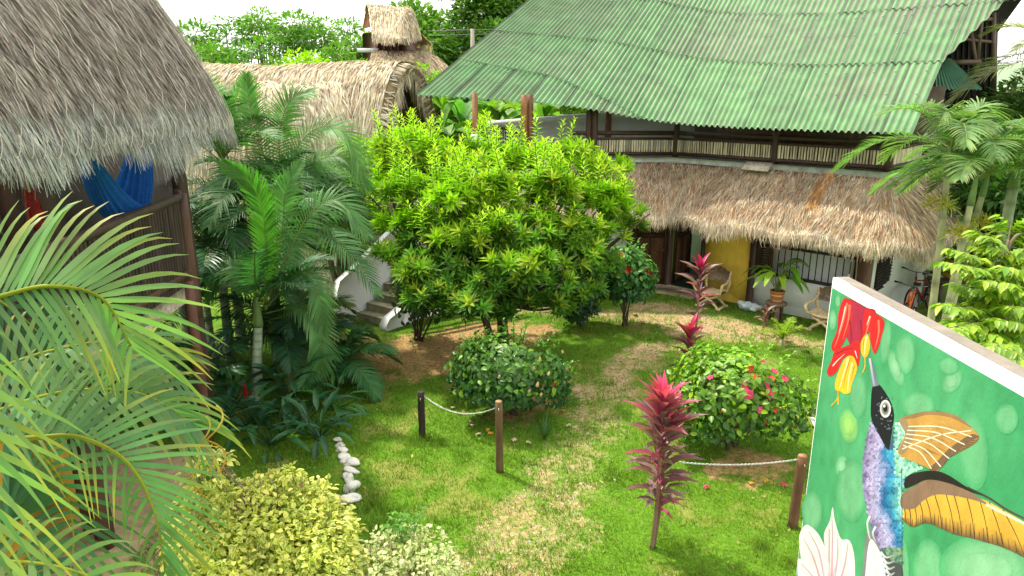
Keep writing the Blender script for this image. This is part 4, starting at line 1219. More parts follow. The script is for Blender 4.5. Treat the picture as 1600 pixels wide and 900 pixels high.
bush('hibiscus_bush', 'dark green round bush with drooping cream flowers in front of the tree trunks', 'bush', A(.02, 10.5, 0), .92, .85, .66, .68, 5000, .10, (.03, .095, .022), (.10, .235, .022),
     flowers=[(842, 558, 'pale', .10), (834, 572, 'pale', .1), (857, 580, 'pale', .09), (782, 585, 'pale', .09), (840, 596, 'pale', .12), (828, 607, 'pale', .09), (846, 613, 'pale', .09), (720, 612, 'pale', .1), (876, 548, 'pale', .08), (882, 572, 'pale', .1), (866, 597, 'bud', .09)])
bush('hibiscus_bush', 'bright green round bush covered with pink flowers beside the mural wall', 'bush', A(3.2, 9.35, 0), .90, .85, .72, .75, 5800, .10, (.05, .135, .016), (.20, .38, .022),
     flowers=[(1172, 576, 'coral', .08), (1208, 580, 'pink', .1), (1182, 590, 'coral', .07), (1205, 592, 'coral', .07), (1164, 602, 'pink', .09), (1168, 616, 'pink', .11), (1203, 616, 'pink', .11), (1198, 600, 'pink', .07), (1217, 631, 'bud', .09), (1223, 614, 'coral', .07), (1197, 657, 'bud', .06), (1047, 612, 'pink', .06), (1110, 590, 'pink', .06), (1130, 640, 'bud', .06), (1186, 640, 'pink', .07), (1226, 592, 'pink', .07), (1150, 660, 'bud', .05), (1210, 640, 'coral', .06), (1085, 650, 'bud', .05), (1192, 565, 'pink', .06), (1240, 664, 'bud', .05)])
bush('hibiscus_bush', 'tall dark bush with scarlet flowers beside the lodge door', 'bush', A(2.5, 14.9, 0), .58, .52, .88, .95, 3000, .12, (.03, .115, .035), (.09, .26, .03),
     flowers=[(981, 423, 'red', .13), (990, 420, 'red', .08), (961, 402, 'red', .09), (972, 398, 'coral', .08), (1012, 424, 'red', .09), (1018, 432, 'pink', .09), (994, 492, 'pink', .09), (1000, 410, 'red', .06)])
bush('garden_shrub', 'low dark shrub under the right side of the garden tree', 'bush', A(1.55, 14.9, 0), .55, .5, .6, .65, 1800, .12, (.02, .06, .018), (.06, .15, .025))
bush('garden_shrub', 'thin stemmed dull shrub beside the foot of the white staircase', 'bush', A(-1.95, 13.95, 0), .6, .55, .62, .85, 1100, .11, (.03, .07, .02), (.09, .13, .04), stems=12, scol=(.06, .04, .03))

# variegated shrubs -------------------------------------------------
def variegated(label, B, H, cx, n, size, cream, green, spread, px_c):
    t = thing('variegated_shrub', label, 'shrub', B)
    mb = MB(); tips = []
    for c, r in cx:
        for _ in range(5):
            tips.append((c + rdir(1, -.2)[0] * r * .9, r))
    for k, (e, r) in enumerate(tips):
        tube(mb, cr([B + A(*(rng.random(2) - .5) * .3, 0), (B + e) / 2 + A(*(rng.random(2) - .5) * .3, .1), e], 8), np.linspace(.018, .004, 8), 5, (.22, .17, .11))
    mb.build('stems', BARK, t)
    mb = MB(); P_l, D_l = [], []
    for c, r in cx:
        m = int(n * r ** 1.8); d = rdir(m, -.5); P_l.append(c + d * r * A(1, 1, .8) * (.4 + .85 * rng.random((m, 1)))); D_l.append(d)
    pos, d = np.concatenate(P_l), np.concatenate(D_l)
    D = nrm(d + 1.1 * (rng.random(d.shape) - .5) + A(0, 0, -.25)); N_ = nrm(d * .6 + UP * .9 + .9 * (rng.random(d.shape) - .5))
    m = len(pos)
    # broad pointed leaves: cream rim, green heart
    V, q, tt = leaf_tpl(.66, .18, .2)
    base = jitc(cream, m, .16, .06); heart = jitc(green, m, .25, .1)
    mixk = (rng.random(m) < .32)[:, None]
    heart = np.where(mixk, base, heart)
    k = A(0, 1, 0, 1, 1, 0, 1, 1)[None, :, None]
    c = base[:, None] * k + heart[:, None] * (1 - k)
    scatter(mb, (V, q, tt), pos, D, N_, size * (.6 + .7 * rng.random(m)), c)
    mb.build('foliage', LEAF, t)
def ctr(*l): return [(at(px, py, Y), r) for px, py, Y, r in l]
variegated('sprawling yellow and green variegated shrub in the lower left foreground', A(-1.9, 5.75, 0), 1.3,
           ctr((430, 815, 5.7, .36), (360, 840, 5.5, .42), (480, 850, 5.6, .38), (420, 890, 5.4, .42), (330, 900, 5.2, .35), (510, 810, 5.8, .2), (380, 790, 5.8, .22), (470, 780, 5.9, .22), (320, 800, 5.5, .25), (500, 900, 5.4, .32), (318, 745, 5.6, .16), (345, 720, 5.7, .10), (430, 755, 5.9, .12), (400, 960, 5.2, .5), (540, 835, 5.8, .14), (455, 742, 5.9, .10), (300, 850, 5.3, .22), (500, 770, 5.9, .13), (400, 765, 5.8, .13), (540, 880, 5.6, .18), (350, 770, 5.6, .14), (328, 715, 5.6, .08)),
           5000, .058, (.80, .72, .22), (.20, .29, .04), 1, 0)
variegated('pale cream leaved shrub with thin branches at the bottom of the lawn', A(-.95, 5.7, 0), .9,
           ctr((620, 865, 5.7, .22), (660, 860, 5.7, .22), (590, 880, 5.6, .22), (690, 885, 5.6, .16), (640, 905, 5.5, .3), (600, 850, 5.8, .14), (650, 835, 5.9, .10)),
           3600, .05, (.68, .64, .38), (.28, .35, .13), 1, 0)
t = thing('climbing_sprig', 'small fresh green sprig growing out of the pale cream shrub', 'plant', at(628, 845, 5.75) * A(1, 1, 0))
mb = MB()
e0 = at(628, 850, 5.75)
for px, py in ((612, 822), (640, 815), (655, 808), (625, 806)):
    e = at(px, py, 5.8); tube(mb, cr([A(e0[0], e0[1], 0), e0, e], 8), np.linspace(.008, .004, 8), 4, (.2, .25, .06))
mb.build('stems', BARK, t)
mb = MB(); m = 150; pos = np.concatenate([at(px, py, 5.78) + (rng.random((30, 3)) - .5) * .16 for px, py in ((612, 822), (640, 818), (655, 810), (625, 812), (625, 835))])
scatter(mb, L_OVAL, pos, rdir(m, -.5), nrm(rdir(m, .2) + UP), .055 * (.7 + .6 * rng.random(m)), jitc((.12, .27, .05), m)); mb.build('foliage', LEAF, t)

# cordylines (red ti plants) -----------------------------------------
def cordyline(label, B, H, z0, n, L, w, gr='red cordylines along the path', heads=1, dark=(.10, .025, .04), hot=(.72, .045, .17), stemcol=(.22, .15, .09), tophot=.35):
    t = thing('cordyline', label, 'plant', B, gr)
    mb = MB(); mbl = MB()
    for h in range(heads):
        lean = (A(0, 0, 0), A(.07, .10, 0), A(-.09, .06, 0))[h]
        Hh = H * (1, .84, .92)[h]
        c = cr([B + lean * .3, B + lean * .8 + A(.03, 0, Hh * .35), B + lean + A(.02, 0, Hh * .75), B + lean + A(.03, 0, Hh * .93)], 24)
        tube(mb, c, np.linspace(.026, .012, 24), 7, mixc(stemcol, (.45, .03, .10), np.linspace(0, 1, 24) ** 1.5), jit=.1)
        m = n if h == 0 else n // 2
        f = np.linspace(0, 1, m) ** .9
        z = z0 + (Hh * .94 - z0) * f
        i = np.clip((z / (Hh * .93) * 23), 0, 23).astype(int)
        a = np.arange(m) * 2.39996
        el = .40 + 1.05 * f ** 1.15 + .5 * (rng.random(m) - .5); a = a + .9 * (rng.random(m) - .5)
        D = np.stack([np.cos(a) * np.cos(el), np.sin(a) * np.cos(el), np.sin(el)], 1)
        N_ = np.stack([-np.cos(a) * np.sin(el), -np.sin(a) * np.sin(el), np.cos(el)], 1)
        ll = L * (.75 + .35 * np.sin(np.pi * f)) * (.65 + .6 * rng.random(m))
        hotf = np.clip((f - (1 - tophot)) / tophot + .25 * (rng.random(m) - .5), 0, 1)
        cc = mixc(dark, hot, hotf); cc = jitc(cc, m, .2, .08)
        gl = rng.random(m) < .35; cc[gl & (hotf < .3)] = (.27, .16, .16); pk = rng.random(m) < .15; cc[pk] = cc[pk] * .4 + A(.5, .06, .16) * .6
        V, q, tt = leaf_tpl(w / L, .5, .30)
        # a leaf with petiole: narrow start, broad middle
        V = V.copy(); V[:, 1] = .12 + .88 * V[:, 1]; V[0, 1] = 0
        scatter(mbl, (V, q, tt), c[i], D, N_, ll, cc)
    mb.build('stem', BARK, t, smooth=True); mbl.build('foliage', GLOSSY, t)
cordyline('tall red and pink cordyline standing on the lawn before the pink flowered bush', A(1.58, 6.95, 0), 1.95, .48, 88, .42, .078, heads=2, dark=(.24, .10, .13), tophot=.42, hot=(.74, .07, .22))
B = g(1084, 536); cordyline('slender cordyline with a magenta top beside the gravel, in front of the carved armchair', B, 1.72, .45, 34, .42, .085, hot=(.78, .02, .20), tophot=.3, dark=(.10, .025, .05))
B = g(1072, 592); cordyline('dark red cordyline tucked behind the left side of the pink flowered bush', B, .95, .15, 40, .38, .08, tophot=.45)
B = g(1190, 522); cordyline('little brownish cordyline on the gravel in front of the white lodge wall', B, .5, .22, 16, .28, .06, hot=(.25, .06, .05), dark=(.16, .08, .06))

# palms ---------------------------------------------------------------
DKP = (.040, .120, .042); MDP = (.055, .125, .045); LTP = (.16, .25, .05)
def palm(label, base, H, r, nf, L, leafL, col, lean=(0, 0), tcol=(.30, .34, .22), sag=.5, name='palm_tree', gr=None, el=(.5, 1.35), tip=None, n=44, w=.032, rings=True, azr=(0, 6.283), crown=None, shaft=None, cat='palm', rcol=(.16, .19, .04)):
    base = np.asarray(base, float); t = thing(name, label, cat, base, gr)
    top = base + A(lean[0], lean[1], H)
    mb = MB(); k = 40
    c = cr([base, base * .5 + top * .5 + A(lean[0], lean[1], 0) * -.12, top], k)
    z = np.linspace(0, 1, k); rad = r * (1.15 - .3 * z) * (1 + (.06 * (np.arange(k) % 4 == 0) if rings else 0))
    cc = np.array([np.asarray(tcol) * (.65 if (rings and i % 4 == 0) else 1) for i in range(k)])
    tube(mb, c, rad, 10, cc)
    mb.build('trunk', BARK, t, smooth=True)
    if shaft:
        mb = MB(); tube(mb, cr([top, top + A(lean[0] * .1, lean[1] * .1, shaft * .5), top + A(lean[0] * .15, lean[1] * .15, shaft)], 8), np.linspace(r * 1.05, r * .5, 8), 10, (.20, .30, .10)); mb.build('crownshaft', GLOSSY, t, smooth=True)
        top = top + A(lean[0] * .1, lean[1] * .1, shaft * .7)
    az = crown if crown is not None else np.linspace(azr[0], azr[1], nf, endpoint=False) + .35 * (rng.random(nf) - .5)
    for i, a in enumerate(az):
        e = el[0] + (el[1] - el[0]) * ((i * .618) % 1)
        Lf = L * (.85 + .3 * rng.random())
        pts = arc(top + A(0, 0, .1 * rng.random()), a, e, Lf, sag * (.8 + .5 * rng.random()))
        mb = MB(); up = nrm(UP + .25 * (rng.random(3) - .5))
        frond(mb, pts, n, leafL, w, jitc(col, 1, .2, .08)[0], tip=tip, rcol=rcol, up=up, droop=.35, lift=.35, rr=.014)
        mb.build('frond', LEAF if col[1] > .14 else GLOSSY, t)
    return t
# left cluster, beside the hut
palm('slim palm with a smooth pale green trunk and a bright new spear beside the hut', A(-4.27, 10.99, 0), 1.3, .08, 8, 1.9, .42, (.06, .165, .06), lean=(.13, 0), tcol=(.44, .52, .36), shaft=.5, el=(.62, 1.3), crown=[.9, 1.5, 2.1, 2.7, 4.4, 5.2, .3, 1.8], sag=.45)
t = [o for o in COL.objects if o.name.startswith('palm_tree') and o.parent is None][-1]
mb = MB(); p0 = at(411, 480, 11.0)
frond(mb, [p0, at(416, 380, 10.9), at(400, 300, 10.8), at(352, 255, 10.7)], 60, .42, .035, (.085, .25, .03), rcol=(.25, .38, .06), up=(.1, -.9, .3), droop=.12, lift=.1, a0=48, a1=20)
mb.build('spear_frond', LEAF, t)
def pf(t_, pts, n, L, col, tip=(.2, .34, .10)):
    mb = MB(); frond(mb, [at(*q) for q in pts], n, L, .034, col, tip=tip, rcol=(.20, .26, .06), up=(.1, -.55, .8), droop=.28, lift=.15, a0=68, a1=25, t0=.16, seg=5, rr=.014); mb.build('frond', LEAF, t_)
for pts, L in (([(412, 478, 11.0), (452, 395, 10.9), (484, 335, 10.9), (527, 314, 10.9), (572, 365, 10.8)], .52), ([(412, 485, 11.0), (455, 440, 10.8), (482, 430, 10.7), (500, 470, 10.7), (505, 520, 10.7)], .40),
               ([(412, 490, 11.0), (462, 482, 10.8), (494, 505, 10.7), (502, 560, 10.7), (495, 610, 10.7)], .38), ([(410, 485, 11.0), (380, 430, 10.9), (352, 420, 10.9), (325, 470, 10.9)], .40), ([(411, 480, 11.0), (440, 360, 11.0), (446, 300, 11.0), (470, 255, 11.0)], .46)):
    pf(t, pts, 46, L, (.085, .205, .06))
GP = 'palms between the hut and the staircase'
palm('tall dense dark palm right behind the slim pale trunk', A(-4.5, 12.9, 0), 2.7, .09, 16, 2.6, .58, (.06, .16, .05), gr=GP, el=(.35, 1.4), tip=(.14, .26, .07), sag=.6)
palm('dark palm arching its fronds over the white staircase wall', A(-4.0, 12.6, 0), 2.5, .09, 15, 2.1, .54, (.075, .19, .06), gr=GP, el=(.3, 1.35), sag=.6, tip=(.12, .24, .07))
palm('dark palm in the deep shade against the hut balcony', A(-5.2, 12.3, 0), 2.2, .08, 15, 2.3, .52, DKP, gr=GP, el=(.2, 1.3), sag=.6)
palm('upright palm touching the thatch of the hut roof', A(-5.45, 13.5, 0), 3.7, .09, 15, 2.5, .54, (.075, .19, .05), gr=GP, el=(.7, 1.45), sag=.5, tip=(.20, .36, .08))
palm('bright palm spreading above the lime green shoots, right of the hut thatch', A(-4.3, 13.5, 0), 2.9, .09, 16, 2.6, .66, (.09, .21, .08), gr=GP, el=(.55, 1.42), sag=.7, tip=(.2, .34, .10), w=.036, n=50)
t = [o for o in COL.objects if o.name.startswith('palm_tree') and o.parent is None][-1]
for pts, L in (([(446, 320, 13.4), (455, 250, 13.3), (492, 202, 13.2), (538, 208, 13.1), (566, 268, 13.0)], .62), ([(444, 320, 13.4), (436, 220, 13.4), (452, 160, 13.4), (488, 142, 13.4)], .6), ([(442, 320, 13.4), (408, 230, 13.4), (390, 165, 13.4), (385, 118, 13.4)], .55), ([(446, 320, 13.4), (478, 265, 13.3), (530, 245, 13.2), (575, 290, 13.2)], .58)):
    pf(t, pts, 50, L, (.105, .235, .06))
palm('low palm fanning over the stone edging, below the slim pale trunk', A(-3.05, 11.7, 0), .4, .06, 13, 1.3, .4, (.055, .16, .05), gr=GP, el=(.2, 1.25), sag=.5)
palm('low palm with feathery dark fronds at the foot of the hut posts', A(-5.1, 10.9, 0), .4, .06, 13, 1.3, .38, (.045, .14, .05), gr=GP, el=(.2, 1.25), sag=.5)
palm('low palm with dense fans filling the ground beneath the tall palms', A(-4.1, 12.0, 0), .7, .06, 15, 1.8, .46, (.03, .10, .05), gr=GP, el=(.1, 1.2), sag=.45)
palm('stemless palm with yellowing hanging frond beside the bare earth', A(-3.6, 12.3, 0), .9, .06, 10, 1.4, .42, (.09, .17, .045), gr=GP, el=(.2, 1.2), sag=.7, tip=(.42, .34, .07))
palm('dark young palm filling the shade behind the tall hut post', A(-5.8, 12.9, 0), 1.2, .07, 15, 2.3, .5, (.034, .10, .036), gr=GP, el=(.1, 1.3), sag=.45)
palm('dark short palm half hidden behind the hut balcony rail', A(-6.4, 13.2, 0), 2.4, .07, 13, 2.2, .5, (.03, .085, .04), gr=GP, el=(.1, 1.3), sag=.5)

# broad leaved understorey
def tuft(label, B, n, L, w, col, name='broad_leaf_plant', cat='plant', el=(.4, 1.3), mat=GLOSSY, gr=None, stalk=.3, droop=.35, flower_=None, z0=0.):
    t = thing(name, label, cat, B, gr); B = np.asarray(B, float)
    mb = MB(); mbs = MB()
    a = np.arange(n) * 2.4 + rng.random(); e = rng.uniform(el[0], el[1], n); s = stalk * (.6 + .8 * rng.random(n))
    D = np.stack([np.cos(a) * np.cos(e), np.sin(a) * np.cos(e), np.sin(e)], 1)
    p = B + A(0, 0, z0) + D * s[:, None]
    for q in p: tube(mbs, [B + A(0, 0, z0 * .5 - .01), q], [.012, .006], 4, np.asarray(col) * .8, caps=False)
    N_ = np.stack([-np.cos(a) * np.sin(e), -np.sin(a) * np.sin(e), np.cos(e)], 1)
    D2 = nrm(D - A(0, 0, .35))
    V, q, tt = leaf_tpl(w / L, .25, droop)
    scatter(mb, (V, q, tt), p, D2, nrm(N_ + UP * .5), L * (.75 + .5 * rng.random(n)), jitc(col, n, .25, .1))
    mbs.build('stalks', mat, t); mb.build('foliage', mat, t)
    if flower_ is not None:
        mb = MB(); k = 26; ff = np.linspace(0, 1, k)
        aa = np.arange(k) * 2.4; cc = flower_ + A(0, 0, .16) * ff[:, None]
        scatter(mb, leaf_tpl(.5, .3, 0), cc, np.stack([np.cos(aa), np.sin(aa), .9 + ff * 2], 1), np.tile(UP, (k, 1)) + .01, .07, jitc((.45, .008, .02), k)); mb.build('flower', PETAL, t)
    return t
GU = 'broad leaved plants under the palms'
for i, (px, py, Y, n, L, w, c, lb) in enumerate([
        (385, 640, 9.9, 16, .42, .11, (.035, .13, .035), 'glossy ginger plant with a red flower spike under the slim palm'),
        (425, 700, 9.4, 16, .36, .10, (.03, .11, .035), 'dark glossy plant with hanging leaves above the rocks'),
        (500, 690, 9.6, 20, .42, .09, (.035, .12, .045), 'leafy plant leaning out over the white painted stones'),
        (470, 650, 10.0, 18, .4, .10, (.03, .11, .05), 'dense dark plant in the middle of the palm bed'),
        (345, 690, 9.8, 14, .45, .12, (.025, .10, .05), 'wide leaved plant behind the sawn log'),
        (520, 620, 10.6, 20, .40, .08, (.06, .2, .04), 'bright tipped plant at the lawn edge of the palm bed'),
        (450, 590, 10.6, 16, .5, .13, (.03, .11, .045), 'large paddle leaved plant behind the pale palm trunk'),
        (360, 610, 10.6, 14, .5, .14, (.022, .085, .04), 'dark paddle leaved plant beside the tall hut post')]):
    p = at(px, py, Y); z = max(p[2] - .2, .05)
    tuft(lb, A(p[0], p[1], 0), n, L, w, c, gr=GU, z0=z * .8, stalk=.38, el=(.05, 1.1), flower_=at(383, 612, 9.75) - A(0, 0, .1) if i == 0 else None)

# right palm clump in front of the lodge corner
GR = 'slender palms in front of the lodge corner'
PC = (.085, .17, .065)
def bp(px, py, Y): p = at(px, py, Y); return p
for (pb, pt_, lb, nf, crn) in (((1448, 11.6), (1476, 300, 11.5), 'leftmost slender ringed palm of the clump, holding yellow flower strands', 9, None),
                          ((1468, 11.9), (1530, 330, 12.0), 'middle leaning palm of the clump with a dense crown', 10, None),
                          ((1462, 11.3), (1512, 345, 11.2), 'palm leaning furthest right in the clump with a slim pale trunk', 8, None)):
    top = at(*pt_); b = A((pb[0] - 800) / F * (.9636 * pb[1] + 1.2), pb[1], 0)
    t = palm(lb, b, top[2] + .25, .058, nf + 3, 2.0, .48, (.14, .25, .075), lean=(top[0] - b[0], top[1] - b[1]), tcol=(.36, .36, .20), gr=GR, shaft=.5, el=(.45, 1.4), sag=.62, tip=(.40, .44, .16), w=.026, n=42, rcol=(.30, .34, .10))
    mb = MB(); s = top + A(0, 0, -.12)
    for k in range(5):
        a = rng.uniform(2.6, 5.0) if k < 3 else rng.uniform(0, 6.28)
        st = arc(s, a, -.05, .32, .3, 5); tube(mb, st, .012, 5, (.45, .4, .08))
        for j in range(16):
            f = rng.uniform(.3, 1); q = st[0] + (st[-1] - st[0]) * f
            e = q + rdir(1, -.6)[0] * .2; tube(mb, [q, (q + e) / 2 + A(0, 0, .03), e], .006, 4, (.50, .44, .05) if k % 2 == 0 else (.42, .45, .08), caps=False)
    mb.build('flower_strands', PETAL, t)
palm('large palm at the right edge with pale arching fronds over the lodge', A(8.6, 12.2, 0), 3.4, .1, 9, 2.2, .55, (.10, .19, .05), gr=GR, el=(.3, 1.2), sag=.6, tip=(.36, .36, .15), shaft=.4)
palm('far palm with drying grey fronds at the top right corner', A(11.9, 16.2, 0), 5.6, .12, 13, 2.4, .6, (.30, .30, .17), gr='tall palms behind the lodge', el=(.0, 1.2), sag=.7, tip=(.45, .4, .28))
palm('far green palm just behind the right gable of the lodge', A(12.5, 17.2, 0), 4.2, .1, 13, 2.2, .5, (.12, .22, .04), gr='tall palms behind the lodge', el=(.1, 1.2), sag=.7)

# foreground palm on the left: the crown stands outside the frame, its fronds reach in
fb = A(-3.1, 3.0, 0)
t = thing('foreground_palm', 'big areca palm whose arching fronds fill the lower left corner', 'palm', fb)
mb = MB()
for dx, dy, h in ((0, 0, 2.6), (.3, .25, 2.3), (-.25, .3, 2.4)):
    tube(mb, cr([fb + A(dx * .4, dy * .4, 0), fb + A(dx * .8, dy * .8, h * .5), fb + A(dx, dy, h)], 10), np.linspace(.07, .05, 10), 9, (.30, .32, .12))
mb.build('trunk', BARK, t, smooth=True)
def ff(ctrl, n, L, w, col, tip, up=(0, -.8, .6), droop=.4, lift=.2, a0=75, a1=30, sides=(-1, 1), t0=.05, prof=None, rr=.012, rcol=(.33, .34, .03), dpow=2.):
    mb = MB(); frond(mb, [at(*c) for c in ctrl], n, L, w, col, tip=tip, rcol=rcol, up=up, droop=droop, lift=lift, a0=a0, a1=a1, sides=sides, t0=t0, seg=7, rr=rr, prof=prof, dpow=dpow)
    mb.build('frond', LEAF, t)
YT = (.50, .38, .05)
flat = lambda t_: .75 + .35 * np.sin(np.pi * np.clip(t_, 0, 1))
FL = dict(prof=flat, dpow=3.2)
ff([(-330, 600, 3.0), (-120, 495, 3.0), (0, 462, 3.05), (80, 446, 3.1), (160, 466, 3.2), (205, 540, 3.25)], 27, .54, .032, (.16, .28, .10), YT, droop=.20, a0=72, a1=35, t0=.3, sides=(-1,), lift=.1, **FL)
ff([(-330, 612, 3.05), (-120, 505, 3.05), (0, 464, 3.1), (80, 448, 3.15), (160, 468, 3.25), (205, 542, 3.3)], 20, .38, .026, (.13, .24, .09), YT, droop=.4, a0=80, a1=35, t0=.3, sides=(1,), lift=-.1, **FL)
ff([(-250, 800, 3.1), (-60, 700, 3.1), (60, 682, 3.15), (130, 683, 3.2), (200, 722, 3.2), (240, 795, 3.2), (258, 890, 3.2)], 38, .45, .027, (.11, .235, .09), YT, droop=.14, a0=72, a1=30, t0=.2, sides=(-1,), lift=.1, **FL)
ff([(-250, 810, 3.15), (-60, 705, 3.15), (60, 685, 3.2), (130, 686, 3.25), (200, 725, 3.25), (240, 798, 3.25), (258, 893, 3.25)], 14, .24, .02, (.09, .18, .07), YT, droop=.6, a0=80, a1=40, t0=.45, sides=(1,), lift=-.1, **FL)
ff([(-190, 520, 2.5), (-120, 640, 2.5), (-80, 780, 2.5), (-60, 980, 2.5)], 14, .58, .036, (.20, .30, .09), YT, droop=.24, a0=70, a1=55, t0=.25, sides=(-1,), lift=.1, **FL)
ff([(-120, 440, 2.3), (-85, 560, 2.3), (-60, 690, 2.3), (-50, 820, 2.3)], 11, .34, .03, (.13, .25, .09), YT, droop=.55, a0=75, a1=55, t0=.1, sides=(-1,), lift=.1, **FL)
ff([(-100, 700, 3.6), (20, 690, 3.7), (90, 740, 3.75), (115, 830, 3.75), (105, 930, 3.7)], 24, .52, .036, (.06, .155, .075), (.15, .2, .05), droop=.15, a0=80, a1=60, t0=.15, **FL)
ff([(-120, 640, 3.8), (0, 575, 3.85), (90, 545, 3.9), (170, 535, 3.95), (250, 560, 4.0)], 24, .44, .034, (.10, .20, .085), YT, droop=.4, a0=66, a1=25, t0=.1, **FL)
ff([(-140, 700, 3.4), (0, 640, 3.45), (110, 610, 3.5), (220, 615, 3.55), (300, 660, 3.6)], 26, .40, .032, (.11, .22, .09), YT, droop=.35, a0=62, a1=20, t0=.1, **FL)
ff([(-200, 900, 2.7), (-60, 880, 2.75), (60, 880, 2.8), (160, 910, 2.85), (230, 970, 2.9)], 18, .30, .03, (.15, .26, .08), YT, droop=.35, a0=75, a1=30, t0=.1, **FL)
ff([(-200, 420, 4.2), (-60, 440, 4.3), (40, 500, 4.4), (110, 580, 4.5)], 20, .45, .034, (.04, .10, .045), None, droop=.4, a0=75, a1=30, t0=.1, **FL)
mb = MB()   # dried curling leaf tips hanging at the end of the fronds
for px, py, Y, hgt, r in ((332, 640, 3.5, .36, .05), (318, 655, 3.45, .3, .03), (300, 700, 3.3, .4, .03)):
    p = at(px, py, Y); z = np.linspace(0, 1, 40)
    tube(mb, np.stack([p[0] + r * np.sin(z * 9) * (1 - .4 * z), p[1] + r * np.cos(z * 9), p[2] - hgt * z], 1), np.linspace(.007, .003, 40), 4, mixc((.40, .35, .05), (.52, .2, .03), z))
mb.build('dry_leaf_tips', LEAF, t)

# right foreground shrub ------------------------------------------------
def layered_shrub():
    B = A(5.6, 7.9, 0); t = thing('layered_shrub', 'bright green shrub with layered leafy branches behind the mural wall', 'shrub', B)
    mb = MB(); mbl = MB()
    ends = [(1492, 412, 7.4), (1505, 395, 7.9), (1540, 372, 8.0), (1560, 440, 7.2), (1488, 478, 7.2), (1510, 505, 7.0), (1545, 475, 7.6), (1590, 420, 7.4), (1580, 350, 8.2), (1600, 480, 7.0), (1485, 512, 6.8), (1560, 540, 6.6), (1590, 560, 6.4),
            (1620, 520, 7.0), (1640, 420, 7.6), (1640, 340, 8.2), (1530, 420, 7.9), (1570, 395, 7.8), (1540, 520, 7.0), (1600, 380, 8.0), (1520, 450, 7.5), (1575, 500, 7.0), (1620, 560, 6.6), (1580, 455, 7.3)]
    for px, py, Y in ends:
        e = at(px, py, Y); fk = A(B[0] + .1, B[1] + .1, max(.5, e[2] - .55)); m1 = (fk + e) / 2 + A(0, 0, .12)
        c = cr([B + A(0, 0, 0), fk, m1, e], 26)[8:]
        tube(mb, c, np.linspace(.022, .005, len(c)), 5, (.15, .12, .07), caps=False)
        # side twigs with alternate leaves
        for i in range(5, len(c), 2):
            for s in (-1, 1):
                T = nrm(c[min(i + 1, len(c) - 1)] - c[i - 1]); S = nrm(np.cross(T, UP)) * s
                tl = .28 * (1 - .4 * i / len(c)) * (.6 + .6 * rng.random()); tw = nrm(T * .7 + S * .8 + A(0, 0, .1 * (rng.random() - .3)))
                k = 6; f = np.linspace(.2, 1, k)[:, None]; pp_ = c[i] + tw * tl * f - UP * .1 * f ** 2 * tl
                D = nrm(tw * .6 + np.cross(tw, UP) * np.where(np.arange(k) % 2, 1, -1)[:, None] * .8 + A(0, 0, -.45) + .4 * (rng.random((k, 3)) - .5))
                scatter(mbl, L_OVAL, pp_, D, np.tile(UP, (k, 1)) + .4 * (rng.random((k, 3)) - .5), .135 * (.7 + .6 * rng.random(k)), jitc(mixc((.13, .26, .018), (.34, .45, .03), rng.random(k)), k, .15, .06))
    mb.build('branches', BARK, t); mbl.build('foliage', GLOSSY, t)
layered_shrub()

# grasses and seedlings ------------------------------------------------
def blades(label, B, n, L, w, col, el=(.5, 1.4), gr=None, name='grass_tuft', tip=None):
    t = thing(name, label, 'plant', B, gr); mb = MB()
    for i in range(n):
        a = i * 2.4 + rng.random() * .5; e = rng.uniform(*el); ll = L * (.6 + .6 * rng.random())
        c = arc(B, a, e, ll, .35, 6); S = nrm(np.cross(c[-1] - c[0], UP))
        ww = w * np.array([.7, 1, 1, .8, .5, .03]); P = np.stack([c - S * ww[:, None] / 2, c + S * ww[:, None] / 2], 1)
        grid(mb, P, jitc(col, 1)[0])
    mb.build('blades', LEAF, t)
blades('spiky lily leaves beside the right of the cream flowered bush', g(880, 632), 12, .62, .035, (.06, .15, .035))
blades('thin arching lily leaves in the grass below the cream flowered bush', g(852, 685), 14, .55, .025, (.05, .14, .03))
blades('wispy tall grass clump at the gravel edge near the small cordyline', g(1150, 556), 22, .6, .014, (.16, .25, .05), el=(.3, 1.3))
palm('tiny bright fan of a palm seedling beside the wooden stool', g(1222, 540), .12, .02, 7, .62, .2, (.26, .36, .03), el=(.7, 1.4), sag=.35, n=22, w=.02, name='palm_seedling', cat='plant')
palm('sparse yellowing palm seedling at the gravel edge', g(1262, 560), .05, .015, 6, .6, .16, (.18, .24, .05), el=(.2, 1.0), sag=.5, n=18, w=.016, name='palm_seedling', cat='plant')

# banana plants behind the roof ------------------------------------------
def banana(label, B, H, leaves, col=(.16, .32, .03)):
    t = thing('banana_plant', label, 'plant', B, 'banana plants behind the lodge')
    mb = MB(); top = np.asarray(B) + A(0, 0, H)
    tube(mb, [B, np.asarray(B) * .5 + top * .5, top], [.13, .11, .07], 9, (.20, .22, .08)); mb.build('trunk', BARK, t, smooth=True)
    mb = MB()
    for a, e, L, w, sag in leaves:
        c = arc(top, a, e, L, sag, 12); T = nrm(np.gradient(c, axis=0)); S = nrm(np.cross(T, UP)); N_ = np.cross(S, T)
        x = np.linspace(0, 1, 12); ww = w * np.clip(np.sin(np.pi * np.clip((x - .12) / .88, 0, 1)) ** .55, .04, 1) * .5
        P = np.stack([c + S * ww[:, None] * k + N_ * (abs(k) * ww * .45)[:, None] for k in (-1, -.5, 0, .5, 1)], 1)
        cc = jitc(col, 1, .25, .1)[0]; C = np.ones((12, 5, 1)) * cc; C[:, 2] *= A(1.35, 1.2, 1.3); C[::3, :2] *= .8
        grid(mb, P, C); tube(mb, c, np.linspace(.03, .008, 12), 5, np.asarray(cc) * 1.3)
    mb.build('foliage', LEAF, t)
